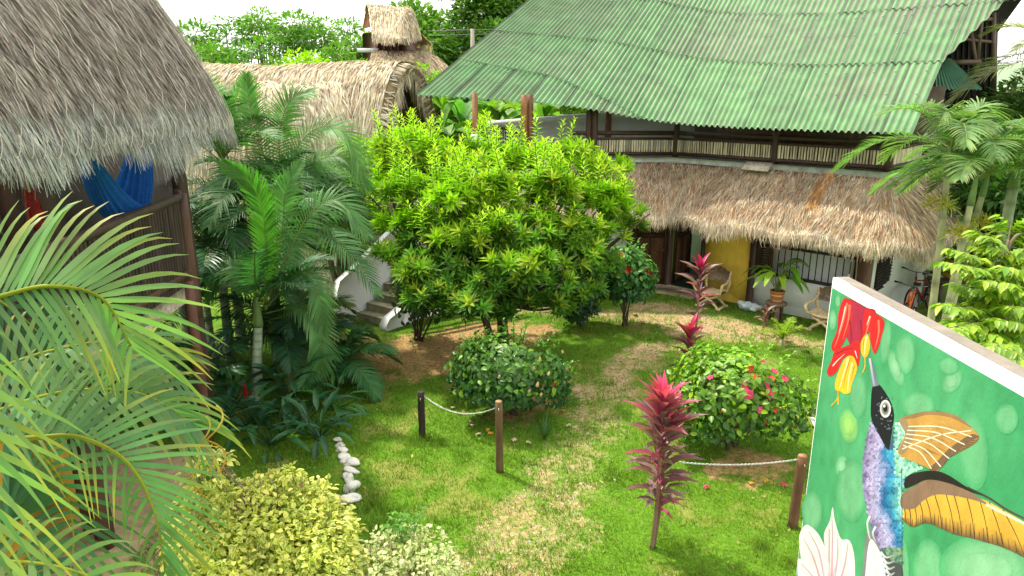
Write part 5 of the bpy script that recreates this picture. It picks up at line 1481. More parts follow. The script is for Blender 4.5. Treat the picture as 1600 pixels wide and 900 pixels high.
def bl(n, L=1.7, w=.5, el=(.4, 1.35), sag=.5): return [(rng.random() * 6.28 + i * 2.4, rng.uniform(*el), L * (.8 + .4 * rng.random()), w, sag * (.7 + .6 * rng.random())) for i in range(n)]
p = at(690, 112, 25); banana('tall banana plant with upright bright leaves between the far thatch and the green roof', A(p[0], p[1], 0), 4.4, [(1.2, 1.45, 1.5, .55, .1), (4.0, 1.35, 1.3, .6, .15), (5.2, .7, 1.5, .5, .5), (2.6, .8, 1.5, .5, .5), (.2, .9, 1.4, .5, .4)], (.22, .42, .02))
for i, (px, py, Y, lb) in enumerate([(690, 215, 21, 'banana plant with yellowing leaves beside the palm thatched hut'), (722, 200, 22, 'banana plant just left of the white based roof post'), (775, 200, 23.5, 'banana plant seen between the two pairs of roof posts'),
                                     (850, 190, 24, 'banana plant behind the white terrace parapet'), (720, 170, 24, 'banana plant hanging broad leaves under the far eave'), (800, 175, 26, 'pale leaved banana plant deep behind the open upper floor')]):
    p = at(px, py, Y); banana(lb, A(p[0], p[1], 0), max(1.5, p[2]), bl(8), [(.14, .30, .03), (.10, .26, .05), (.2, .36, .04)][i % 3])
def crown_of(mb, cs, n, size, c0, c1, tpl=L_SIMPLE, flat=.7, droop=.2):
    for c, r in cs:
        m = int(n * r * r); d = rdir(m, -.6); pos = c + d * r * A(1, 1, flat) * (.5 + .55 * rng.random((m, 1)) ** .5)
        D = nrm(d + 1.0 * (rng.random((m, 3)) - .5) - A(0, 0, droop)); N_ = nrm(UP + d * .7 + .8 * (rng.random((m, 3)) - .5))
        f = rng.random(m) * .6 + .4 * rng.random()
        scatter(mb, tpl, pos, D, N_, size * (.6 + .8 * rng.random(m)), jitc(mixc(c0, c1, f), m, .2, .08))
def bgtree(label, px, pt, Y, rx, nb, n, size, c0, c1, gr, name='tree', spread=1.0, pb=None, flat=.7, hi=.55):
    top = at(px, pt, Y); B = A(top[0], Y, 0); H = top[2]
    t = thing(name, label, 'tree', B, gr)
    cs = []
    for k in range(nb):
        r = rx * rng.uniform(.22, .42)
        a = rng.random() * 6.28; q = rx * math.sqrt(rng.random()) * .75
        z = H * (hi + (1 - hi) * rng.random() * (1 - .5 * (q / rx) ** 2)) - r * .5
        cs.append((A(B[0] + q * math.cos(a) * spread, B[1] + q * math.sin(a), z), r))
    cs.append((A(B[0], B[1], H - rx * .25), rx * .28))
    mb = MB(); fk = B + A(0, 0, H * .38)
    tube(mb, [B, B + A(.05, 0, H * .2), fk], [.22, .17, .14], 8, (.16, .12, .08), jit=.1)
    limbs(mb, fk, [c for c, r in cs], (.15, .115, .08), .09, 5); mb.build('trunk', BARK, t, smooth=True)
    mb = MB(); crown_of(mb, cs, n, size, c0, c1, flat=flat); mb.build('crown', LEAF, t)
G1 = 'light green trees behind the palm thatched hut'; c0, c1 = (.05, .14, .025), (.18, .34, .035)
for px, pt, Y, rx, lb in [(300, 30, 31, 2.4, 'leftmost light green tree, just over the grey thatch'), (350, 18, 34, 2.6, 'airy light green tree against the white sky above the long hut, left of centre'), (405, 5, 33, 2.6, 'tallest of the light green trees behind the long hut'),
                          (455, 12, 31, 2.4, 'light green tree behind the round lime green one'), (505, 22, 33, 2.5, 'light green tree between the lime tree and the tower hut'), (545, 24, 34.5, 2.0, 'light green tree right against the tower hut'), (330, 60, 27, 1.9, 'lower bushy tree behind the left end of the long hut'), (390, 62, 28, 1.8, 'lower bushy tree behind the middle of the long hut'), (525, 62, 27.5, 1.9, 'lower bushy tree in front of the tower hut wall')]:
    bgtree(lb, px, pt, Y, rx, 16, 300, .22, c0, c1, G1, flat=.55)
bgtree('round lime green tree over the ridge of the long hut', 462, 76, 25.5, 1.35, 12, 620, .17, (.22, .42, .01), (.38, .55, .02), 'single lime tree', flat=.6, hi=.7)
G2 = 'tall dark trees behind the green roof'; d0, d1 = (.04, .11, .025), (.17, .31, .04)
for px, pt, Y, rx, lb in [(720, -55, 40, 4.2, 'large dark tree right behind the utility pole'), (775, -60, 43, 4.6, 'large dark tree half covered by the green roof'), (690, 40, 44, 3.0, 'mid green tree between the tower hut and the big dark tree'), (840, -40, 46, 4.5, 'dark tree whose top shows over the rake of the green roof')]:
    bgtree(lb, px, pt, Y, rx, 26, 300, .36, d0, d1, G2, flat=.8, hi=.3)
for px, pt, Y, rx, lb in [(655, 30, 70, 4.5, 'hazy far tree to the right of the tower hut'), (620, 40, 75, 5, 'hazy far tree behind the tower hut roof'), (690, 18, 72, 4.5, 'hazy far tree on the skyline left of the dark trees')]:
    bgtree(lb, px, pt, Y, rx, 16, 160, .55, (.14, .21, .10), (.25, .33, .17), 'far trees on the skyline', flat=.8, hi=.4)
# shrubs behind the open upper floor and the far right
for px, py, Y, r, lb, q in [(740, 190, 27, 1.6, 'bright shrub mass behind the open end of the lodge', 0), (850, 175, 28, 1.8, 'bright shrub behind the lodge parapet', 0), (950, 170, 29, 1.6, 'small bright shrub under the green eave', 0), (665, 140, 26, 1.2, 'yellow green shrub beside the tall banana plant', 0), (1590, 330, 15, 1.4, 'dark shrub in the shade behind the slender palms', 1), (1560, 250, 17.5, 1.6, 'dense green shrub at the right end of the lodge', 1), (1620, 200, 18, 1.8, 'tall green shrub at the right edge behind the palms', 1),
                     (560, 260, 17.3, .9, 'bright leafy shrub between the palm bed and the long hut', 0), (520, 300, 16.6, .8, 'leafy shrub behind the palm fronds left of the garden tree', 0)]:
    p = at(px, py, Y); B = A(p[0], p[1], 0); t = thing('leafy_shrub', lb, 'shrub', B, 'leafy shrubs round the garden edge')
    cs = [(p + rdir(1)[0] * r * A(.6, .6, .4), r * rng.uniform(.4, .6)) for _ in range(9)] + [(A(p[0] + (rng.random() - .5) * r, p[1], p[2] * .55), r * .6) for _ in range(3)]
    mb = MB(); limbs(mb, B, [c for c, _ in cs], (.14, .11, .07), .05, 5); mb.build('stems', BARK, t)
    mb = MB(); crown_of(mb, cs, 420, .2, (.03, .08, .02) if q else (.12, .26, .02), (.09, .19, .03) if q else (.30, .44, .03)); mb.build('foliage', LEAF, t)
# far woods closing the view on all sides
mb = MB()
cs = []
for a in np.linspace(-1.25, 1.25, 120):
    r_ = rng.uniform(78, 110); cs.append((A(math.sin(a) * r_, math.cos(a) * r_, rng.uniform(.5, 3.2)), rng.uniform(2.6, 4.4)))
crown_of(mb, cs, 28, .95, (.07, .13, .05), (.17, .26, .10)); tag(mb.build('far_woods', LEAF), kind='stuff')
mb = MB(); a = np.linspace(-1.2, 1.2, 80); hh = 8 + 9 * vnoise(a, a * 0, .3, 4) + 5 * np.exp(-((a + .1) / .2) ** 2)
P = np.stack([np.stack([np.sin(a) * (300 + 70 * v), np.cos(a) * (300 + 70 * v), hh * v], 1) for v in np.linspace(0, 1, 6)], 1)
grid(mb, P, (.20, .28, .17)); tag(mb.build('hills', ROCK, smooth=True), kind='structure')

# ------------------------------------------------------------------ mural wall
MX0, MY0 = 2.684, 5.748
md = nrm(A(2.752 - 2.684, 3.543 - 5.748, 0)); mn = A(md[1], -md[0], 0)        # painted face looks along mn (-X)
mn = mn if mn[0] < 0 else -mn
mo = A(MX0, MY0, 0); MH = 3.5
wallm = thing('mural_wall', 'free standing white edged wall painted with a hummingbird and flowers on green', 'mural', mo)
def mp(px, py, o=.0):
    d = ray(px, py); o0 = A(0, 0, CAMZ)
    t_ = ((mo - o0) @ mn) / (d @ mn)
    return o0 + d * t_ + mn * (o * .22)
def sz(p): return (p - mo) @ md, p[2]
mb = MB()
LEN = 3.7; TH = .135
c = mo + md * LEN / 2 - mn * TH / 2
box(mb, A(c[0], c[1], MH / 2), (LEN, TH, MH), md, (.80, .80, .79), bev=.006)
mb.build('wall', PLASTER, wallm)
mb = MB()   # bare concrete capping, a little short of the painted edge
n = 60; s = np.linspace(0.004, LEN - .01, n); e = .014 + .010 * vnoise(s, s * 0, .07, 3) + .018 * (vnoise(s, s * 0, .4, 8) > .72)
P = np.stack([mo + md * x - mn * q for x, q in zip(s, e)]), np.stack([mo + md * x - mn * (TH - .004) for x in s])
for q in P: q[:, 2] = MH + .004
grid(mb, np.stack(P, 1), (.22, .19, .155)); mb.build('concrete_cap', CONC, wallm)
mb = MB(); a, b, c = mp(1262, 650, -.02), mp(1262, 664, -.02), mp(1250, 655, -.02)
bl_ = A(*(mo - md * .0)[:2], 0); zt = mp(1262, 652)[2]
prism(mb, [mo + A(0, 0, zt + .035) - mn * .02, mo + A(0, 0, zt - .05) - mn * .02, mo - md * .11 + A(-.02, 0, zt + .015) - mn * .02], -mn * .03, (.8, .8, .8)); mb.build('bracket', PLASTER, wallm)
px = lambda cx, cy: (1200 + .53333 * cx, 420 + .53333 * cy)
s0, z0 = sz(mp(*px(187, 65))); s1, z1 = sz(mp(1600, 620))
LZ = .0022
def on(s, z, o): return mo + md * s + A(0, 0, z) + mn * o
mb = MB()
S_, Z_ = np.meshgrid(np.linspace(s0, LEN - .1, 60), np.linspace(.25, MH - .085, 60), indexing='ij')
G_ = mo + md * S_[..., None] + mn * LZ * .22 + np.stack([S_ * 0, S_ * 0, Z_], -1)
cg = mixc((.04, .28, .11), (.10, .42, .19), np.clip(fbm(S_, Z_, .8, 12) * 1.5 - .3, 0, 1))
grid(mb, G_, cg); panel = mb.build('green_panel', PAINT, wallm)
# bokeh spots
def disc(mb, cx, cy, rx, ry, rot, cc, ce, o, soft=.75):
    a = np.linspace(0, 2 * np.pi, 28, endpoint=False); V = []; C = []
    c0 = mp(*px(cx, cy), o)
    rings = (0.001, soft, 1.0)
    for r in rings:
        x = np.cos(a) * rx * r; y = np.sin(a) * ry * r
        V.append([mp(*px(cx + xx * math.cos(rot) - yy * math.sin(rot), cy + xx * math.sin(rot) + yy * math.cos(rot)), o) for xx, yy in zip(x, y)])
        C.append(np.repeat(np.asarray(cc if r < 1 else ce, float)[None], 28, 0))
    grid(mb, np.array(V), np.array(C), closed=True)
mb = MB()
BG = (.065, .345, .145)
for i, (cx, cy, rx, ry, rot, k) in enumerate([(375, 290, 20, 58, -.3, .45), (345, 215, 15, 65, .1, .3), (540, 330, 26, 40, .6, .4), (237, 460, 30, 55, -.1, .8), (217, 578, 20, 34, .15, .45), (245, 650, 46, 96, 0, .3), (130, 710, 30, 60, 0, .35), (600, 530, 45, 120, -.1, .22),
                                             (265, 370, 26, 70, 0, .25), (403, 250, 30, 60, 0, .35), (530, 285, 30, 26, .4, .3), (470, 880, 45, 90, 0, .35), (640, 880, 140, 100, .1, .45), (190, 150, 12, 32, 0, .4), (440, 400, 50, 40, 0, .3), (700, 440, 34, 45, 0, .3), (205, 95, 8, 18, 0, .35), (395, 880, 20, 90, 0, .3)]):
    lt = (.33, .62, .16) if i == 3 else (.42, .68, .45)
    disc(mb, cx, cy, rx, ry, rot, mixc(BG, lt, k * .75), BG, LZ * 2 + i * .0002, .66)
    if k > .38: disc(mb, cx, cy, rx * .55, ry * .45, rot, mixc(BG, lt, k * 1.2), mixc(BG, lt, k * .9), LZ * 2 + .004 + i * .0002, .3)
mb.build('painted_spots', PAINT, wallm)
LY = .0090
def shape(mb, pts, col, o, smooth_=True, edge=None):
    P = np.array([px(*p) for p in pts], float)
    if smooth_:
        n_ = len(P); Q = np.concatenate([P[-1:], P, P[:2]]); out = []
        for i in range(n_):
            p0, p1, p2, p3 = Q[i], Q[i + 1], Q[i + 2], Q[i + 3]
            for t_ in np.linspace(0, 1, 4, endpoint=False):
                out.append(.5 * (2 * p1 + (p2 - p0) * t_ + (2 * p0 - 5 * p1 + 4 * p2 - p3) * t_ ** 2 + (3 * p1 - p0 - 3 * p2 + p3) * t_ ** 3))
        P = np.array(out)
    poly(mb, [mp(*p, o) for p in P], col)
def stroke(mb, pts, w, col, o, col2=None, w2=None):
    P = cr(np.array([px(*p) for p in pts], float), 14); T = nrm(np.gradient(P, axis=0)); N_ = np.stack([-T[:, 1], T[:, 0]], 1)
    ww = np.linspace(w, w2 if w2 is not None else w * .25, 14) * .533
    C = mixc(col, col2 if col2 is not None else col, np.linspace(0, 1, 14))
    V = np.array([[mp(*(p - n_ * k / 2), o), mp(*(p + n_ * k / 2), o)] for p, n_, k in zip(P, N_, ww)])
    grid(mb, V, np.repeat(C[:, None], 2, 1))
# hanging red and yellow flower
RED, RED2, RED3, YEL = (.62, .02, .022), (.40, .025, .06), (.78, .09, .03), (.80, .48, .03)
mb = MB()
shape(mb, [(232, 88), (285, 112), (318, 128), (285, 205), (245, 225), (215, 150)], RED2, LY)
shape(mb, [(222, 88), (243, 95), (246, 140), (234, 190), (212, 232), (190, 240), (187, 220), (203, 180), (207, 130)], RED, LY + .0010)
shape(mb, [(285, 118), (312, 128), (341, 152), (335, 192), (315, 250), (301, 215), (297, 182), (272, 212), (280, 160)], RED, LY + .0012)
shape(mb, [(198, 240), (240, 222), (268, 210), (271, 250), (264, 286), (250, 256), (222, 262), (203, 300), (182, 315), (173, 300), (187, 268)], RED, LY + .0016)
for p in [[(232, 100), (222, 150), (205, 205), (195, 230)], [(240, 105), (236, 150), (220, 205)], [(300, 140), (292, 175), (285, 200)], [(325, 150), (325, 190), (314, 235)]]: stroke(mb, p, 7, (.85, .16, .10), LY + .0022)
for p in [[(228, 110), (219, 150), (208, 190)], [(300, 138), (290, 165)], [(190, 285), (205, 268), (225, 250)], [(256, 240), (262, 262)]]: stroke(mb, p, 4, (.85, .62, .55), LY + .0026)
for p in [[(240, 150), (245, 200), (240, 222)], [(272, 150), (276, 190), (270, 212)], [(200, 250), (225, 238), (250, 232)]]: stroke(mb, p, 5, (.30, .012, .03), LY + .0024)
mb.build('red_flower', PAINT, wallm)
mb = MB()
shape(mb, [(225, 265), (248, 254), (262, 290), (247, 335), (241, 362), (226, 367), (214, 360), (198, 354), (200, 322)], YEL, LY + .0013)
shape(mb, [(274, 212), (291, 190), (300, 222), (294, 252), (283, 260), (273, 240)], YEL, LY + .0013)
for p in [[(236, 262), (222, 310), (210, 352)], [(248, 275), (238, 320), (234, 360)], [(290, 198), (285, 225), (284, 252)]]: stroke(mb, p, 6, (.85, .78, .35), LY + .0028)
for p in [[(242, 262), (228, 310), (222, 352)], [(254, 285), (244, 330)], [(282, 205), (279, 245)]]: stroke(mb, p, 3, (.55, .22, .02), LY + .0030)
for p in [[(206, 355), (204, 380), (186, 402)], [(207, 355), (206, 398)], [(284, 255), (285, 285), (277, 306)]]: stroke(mb, p, 3, YEL, LY + .0016, w2=3)
mb.build('yellow_flower', PAINT, wallm)
# white hibiscus at the bottom
mb = MB()
PW, PK = (.80, .74, .72), (.62, .30, .42)
shape(mb, [(92, 800), (96, 770), (112, 750), (128, 757), (150, 780), (172, 830), (186, 905), (186, 960), (110, 960), (100, 870)], PW, LY)
shape(mb, [(166, 800), (166, 772), (182, 738), (190, 698), (196, 735), (214, 790), (238, 795), (252, 832), (256, 900), (250, 960), (186, 960), (172, 850)], PW, LY + .0008)
shape(mb, [(88, 855), (110, 862), (160, 900), (175, 960), (100, 960)], (.82, .78, .76), LY + .0012)
for p in [[(120, 770), (150, 830), (172, 940)], [(105, 790), (135, 850), (165, 950)], [(188, 720), (190, 800), (186, 940)], [(205, 790), (204, 850), (190, 940)], [(235, 805), (225, 870), (200, 950)], [(100, 865), (130, 900), (165, 960)], [(180, 760), (180, 830), (180, 900)]]:
    stroke(mb, p, 3, (.50, .42, .44), LY + .0022, PK, 7)
for p in [[(178, 860), (180, 960)], [(195, 865), (192, 960)], [(165, 880), (172, 960)]]: stroke(mb, p, 3, (.78, .62, .66), LY + .0026, (.65, .22, .40), 14)
mb.build('white_flower', PAINT, wallm)
# the hummingbird
mb = MB()
body = [(305, 440), (322, 478), (340, 508), (355, 528), (362, 500), (370, 460), (380, 448), (396, 440), (411, 445), (406, 480), (378, 525), (386, 548), (430, 568), (456, 584), (404, 602), (396, 650), (394, 875), (366, 862), (341, 828), (316, 796), (299, 742), (285, 682), (278, 622), (279, 560), (290, 492)]
shape(mb, body, (.05, .12, .20), LY + .0004, False)
shape(mb, [(307, 345), (325, 338), (346, 364), (363, 396), (370, 428), (366, 462), (360, 500), (354, 531), (338, 508), (322, 478), (304, 440), (302, 400)], (.012, .013, .018), LY + .0020)
bd = mb.build('painted_bird', PAINT, wallm)
mb = MB(); shape(mb, [(296, 257), (303, 262), (326, 342), (307, 346)], (.16, .18, .26), LY + .0024, False); stroke(mb, [(299, 262), (305, 300), (312, 343)], 6, (.55, .56, .62), LY + .0030, (.30, .32, .42), 6); mb.build('beak', PAINT, bd)
mb = MB()
disc(mb, 345, 410, 16, 26, 0, (.55, .55, .55), (.75, .75, .74), LY + .0030, .9); disc(mb, 345, 410, 11, 19, 0, (.12, .12, .13), (.3, .3, .3), LY + .0036, .6); disc(mb, 345, 409, 6, 10, 0, (.01, .01, .01), (.01, .01, .01), LY + .0042); disc(mb, 342, 402, 3, 4, 0, (.9, .9, .9), (.9, .9, .9), LY + .0048)
mb.build('eye', PAINT, bd)
mb = MB()   # iridescent feather scales
bp_ = np.array(body, float)
def inside(x, y):
    c = False; j = len(bp_) - 1
    for i in range(len(bp_)):
        if (bp_[i, 1] > y) != (bp_[j, 1] > y) and x < (bp_[j, 0] - bp_[i, 0]) * (y - bp_[i, 1]) / (bp_[j, 1] - bp_[i, 1]) + bp_[i, 0]: c = not c
        j = i
    return c
row = 0
for y in np.arange(440, 872, 6.8):
    row += 1
    for x in np.arange(272 + (row % 2) * 4.2, 462, 8.4):
        if not inside(x, y): continue
        if y < 530 and 302 < x < 372 and x > 300 + (y - 440) * .55: continue
        u = np.clip((x - 285 - max(0, (y - 700) * .25)) / 105, 0, 1)
        k = fbm(x, y, 45, 61) - .5; h = rng.random()
        st = np.array([(.20, .15, .34), (.44, .36, .62), (.40, .40, .68), (.03, .17, .40), (.06, .36, .55), (.30, .62, .56)])
        w_ = np.clip(u + k * .5, 0, 1) * 5; i_ = min(4, int(w_)); c = st[i_] * (1 - w_ + i_) + st[i_ + 1] * (w_ - i_)
        if x > 372 and y < 610: c = mixc((.16, .50, .36), (.42, .70, .55), h)
        c = c * (.75 + .5 * h) if h > .12 else c * .62
        if 640 < y < 700 and 330 < x < 385: c = c * A(.4, .6, .7)
        if y > 815: c = mixc((.06, .16, .13), (.25, .38, .22), h)
        jx, jy = rng.uniform(-1, 1, 2); q = [(x - 4.2 + jx, y - 3.4 + jy), (x + jx, y - 4.6 + jy), (x + 4.2 + jx, y - 3.4 + jy), (x + 3.9 + jx, y + 2.4), (x + jx, y + 5.6), (x - 3.9 + jx, y + 2.4)]
        poly(mb, [mp(*px(*p), LY + .0010 + .0003 * (row % 2)) for p in q], c)
for p in range(40):
    x, y = rng.uniform(318, 366), rng.uniform(375, 470)
    if abs(x - 345) < 18 and abs(y - 410) < 28: continue
    poly(mb, [mp(*px(x + a_, y + b_), LY + .0027) for a_, b_ in ((-2.5, 0), (0, -2.5), (2.5, 0), (0, 3))], (.14, .16, .22))
mb.build('breast_feathers', PAINT, bd)
mb = MB()   # tail
shape(mb, [(288, 780), (305, 770), (322, 800), (344, 850), (352, 960), (278, 960), (281, 850)], (.22, .22, .23), LY + .0006)
shape(mb, [(300, 795), (316, 805), (336, 850), (345, 900), (350, 960), (288, 960), (290, 850)], (.78, .77, .75), LY + .0012)
shape(mb, [(330, 820), (366, 858), (394, 872), (394, 960), (362, 960), (344, 880)], (.07, .07, .08), LY + .0014)
for i in range(6): y = 836 + i * 17; stroke(mb, [(330 + i * 5, y - 6), (347 + i * 4, y + 9), (372, y + 3)], 9, (.62, .66, .70), LY + .0020 + i * .0001, (.30, .32, .35), 4)
for p in [[(300, 724), (292, 745), (297, 782), (305, 800)], [(316, 755), (308, 775), (316, 800)]]: stroke(mb, p, 7, (.75, .76, .80), LY + .0022, (.5, .52, .56), 2)
mb.build('tail', PAINT, bd)
def wing(pts_top, pts_bot, nf, colA, colB, colE, line, o, lw=3.0, name='wing', cover=()):
    """painted wing: ruled sheet with flight feathers between an upper and a lower edge"""
    m = MB(); n_ = 40; a_ = cr(np.array(pts_top, float), n_); b_ = cr(np.array(pts_bot, float), n_); vs = np.linspace(0, 1, 9)
    V = np.zeros((n_, 9, 3)); C = np.zeros((n_, 9, 3))
    for j, v in enumerate(vs):
        for i in range(n_):
            p = a_[i] * (1 - v) + b_[i] * v; V[i, j] = mp(*px(*p), o)
            jag = .5 + .5 * math.sin(i / n_ * nf * 6.28)
            C[i, j] = mixc(mixc(colA, colB, min(1, v * 1.6)), colE, np.clip((v - .62 - .12 * jag) / .3, 0, 1))
    grid(m, V, C)
    for k in range(nf + 1):
        f = (k + .3) / (nf + .6); i = int(f * (n_ - 1)); i2 = min(n_ - 1, i + 2)
        stroke(m, [a_[i], (a_[i] + b_[i2]) / 2 + A(4, 0), b_[i2]], lw, line, o + .0012, line, lw * .7)
    for i in range(0, 150):     # brush marks along the dark trailing edge
        f = rng.random(); q = int(f * (n_ - 1)); v = .62 + .25 * rng.random()
        p0 = a_[q] * (1 - v) + b_[q] * v; p1 = b_[q] * .96 + a_[q] * .04
        stroke(m, [p0, (p0 + p1) / 2, p1], 1.4, colE if rng.random() < .7 else colB, o + .0008, colE, 2)
    for pts, c in cover: shape(m, pts, c, o + .0016 + .0006 * cover.index((pts, c)))
    return m.build(name, PAINT, bd)
wing([(412, 448), (395, 500), (382, 530), (384, 548)], [(500, 415), (620, 492), (520, 560), (490, 592)], 1, (.55, .33, .12), (.62, .36, .08), (.16, .09, .05), (.75, .68, .5), LY + .0005)
m = MB()
shape(m, [(384, 442), (420, 427), (470, 417), (522, 421), (560, 434), (596, 464), (619, 493), (592, 506), (560, 530), (531, 555), (511, 580), (490, 593), (455, 577), (420, 562), (386, 545), (384, 528), (404, 488), (411, 455)], (.52, .28, .07), LY + .0022)
shape(m, [(619, 493), (592, 506), (560, 530), (531, 555), (511, 580), (490, 593), (474, 586), (500, 560), (530, 528), (570, 500), (600, 484)], (.17, .10, .06), LY + .0026)
shape(m, [(384, 442), (420, 427), (470, 417), (522, 421), (560, 434), (600, 468), (560, 446), (520, 432), (470, 428), (425, 438)], (.30, .17, .08), LY + .0028)
shape(m, [(384, 444), (405, 440), (412, 455), (432, 470), (415, 520), (392, 545), (384, 528), (404, 488)], (.33, .22, .13), LY + .0030)
for i, e in enumerate([(598, 492), (578, 515), (552, 535), (532, 556), (508, 580), (480, 586), (596, 474)]): stroke(m, [(412 - i * 3, 462 + i * 11), ((412 + e[0]) / 2, (462 + i * 11 + e[1]) / 2 - 14), e], 3.5, (.80, .72, .55), LY + .0036, (.80, .74, .6), 3)
for i in range(90):
    f = rng.random(); y0 = 445 + f * 100; p0 = A(450 + rng.random() * 90, y0); p1 = p0 + A(30, 14) * (.5 + rng.random()); 
    if p1[0] < 600 - max(0, p1[1] - 470) * 1.0 and p1[1] > 436 + (p1[0] - 450) * .12: stroke(m, [p0, (p0 + p1) / 2, p1], 1.6, (.66, .40, .12) if f < .6 else (.36, .18, .06), LY + .0033, (.40, .2, .07), 1)
m.build('upper_wing', PAINT, bd)
wing([(396, 690), (432, 690), (470, 664), (540, 660), (620, 672), (700, 712), (900, 830)], [(394, 736), (425, 756), (470, 745), (540, 775), (620, 796), (720, 830), (900, 930)], 13, (.72, .42, .06), (.66, .36, .05), (.13, .075, .045), (.06, .03, .02), LY + .0006, 2.5, 'lower_wing',
     cover=[([(392, 700), (393, 662), (430, 636), (470, 618), (530, 628), (590, 652), (645, 690), (600, 676), (540, 664), (490, 662), (455, 680), (430, 702)], (.25, .15, .10)),
            ([(402, 642), (405, 612), (440, 596), (492, 592), (532, 606), (585, 640), (640, 665), (600, 655), (530, 628), (470, 617), (432, 632)], (.02, .016, .016))])
m = MB()
stroke(m, [(585, 640), (650, 672), (700, 705), (760, 735)], 5, (.05, .03, .03), LY + .0030, (.10, .06, .05), 5); stroke(m, [(640, 690), (700, 720), (770, 755)], 10, (.70, .55, .4), LY + .0028, (.7, .6, .5), 8)
stroke(m, [(404, 605), (430, 590), (455, 584)], 10, (.30, .62, .48), LY + .0034, (.35, .6, .5), 6)
m.build('wing_edge', PAINT, bd)
mb = MB(); stroke(mb, [(393, 580), (393.5, 720), (394, 960)], 1.6, (.03, .05, .04), LY + .0052, (.03, .05, .04), 1.6); mb.build('crack', PAINT, wallm)

# ------------------------------------------------------------------ chain posts
GPOST = 'short wooden posts carrying the lawn chains'
def chain_post(label, B, top, lean, col, r):
    t = thing('chain_post', label, 'post', B, GPOST)
    mb = MB(); e = B + A(lean[0], lean[1], top)
    c = np.array([B + (e - B) * f for f in np.linspace(-.03, 1, 8)]); tube(mb, c, np.linspace(r * 1.05, r, 8), 10, col, jit=.12); mb.build('shaft', BARK, t, smooth=False)
    mb = MB(); tube(mb, [e + A(0, 0, -.002), e + A(.0, 0, .012)], r * .92, 10, np.asarray(col) * 2.2); mb.build('cut_top', PALEWOOD, t)
    mb = MB(); tube(mb, [e + A(0, -r, -.07), e + A(.0, -r - .03, -.07), e + A(0, -r - .03, -.1)], .006, 5, (.5, .48, .45)); mb.build('hook', METAL, t)
    return e
b1, b2, b3 = g(660, 682), g(781, 738), g(1238, 824)
h1 = at(657, 613, b1[1])[2]; h2 = at(779, 628, b2[1])[2]; h3 = at(1245, 713, b3[1])[2]
e1 = chain_post('dark chain post, far left one on the lawn with a weathered top', b1, h1, (0, 0), (.035, .024, .02), .05)
e2 = chain_post('brown chain post standing near the cream flowered bush', b2, h2, (-.01, 0), (.13, .085, .04), .05)
e3 = chain_post('brown chain post next to the mural wall', b3, h3, (.02, 0), (.14, .07, .035), .055)
def chain(label, p0, p1, sag):
    t = thing('chain', label, 'chain', (p0 + p1) / 2 - A(0, 0, sag), 'thin metal chains between the lawn posts')
    n = int(np.linalg.norm(p1 - p0) / .022); f = np.linspace(0, 1, n); c = p0 * (1 - f)[:, None] + p1 * f[:, None]; c[:, 2] -= sag * 4 * f * (1 - f)
    mb = MB(); T = nrm(np.gradient(c, axis=0))
    for i in range(n):
        S = nrm(np.cross(T[i], UP)) if i % 2 else np.cross(T[i], nrm(np.cross(T[i], UP)))
        a = np.linspace(0, 2 * np.pi, 9)[:-1]; ring = c[i] + T[i] * (np.cos(a) * .018)[:, None] + S * (np.sin(a) * .009)[:, None]
        tube(mb, np.concatenate([ring, ring[:1]]), .0034, 4, (.62, .6, .56), caps=False)
    mb.build('links', METAL, t)
chain('chain sagging between the two posts left of the path', e1 + A(.05, 0, -.06), e2 + A(-.05, 0, -.09), .17)
p1_ = at(1065, 702, e3[1] - .1)
chain('nearly taut chain running past the red cordyline to the post by the mural', A(p1_[0], p1_[1], e3[2] - .02), e3 + A(-.05, 0, -.04), .05)

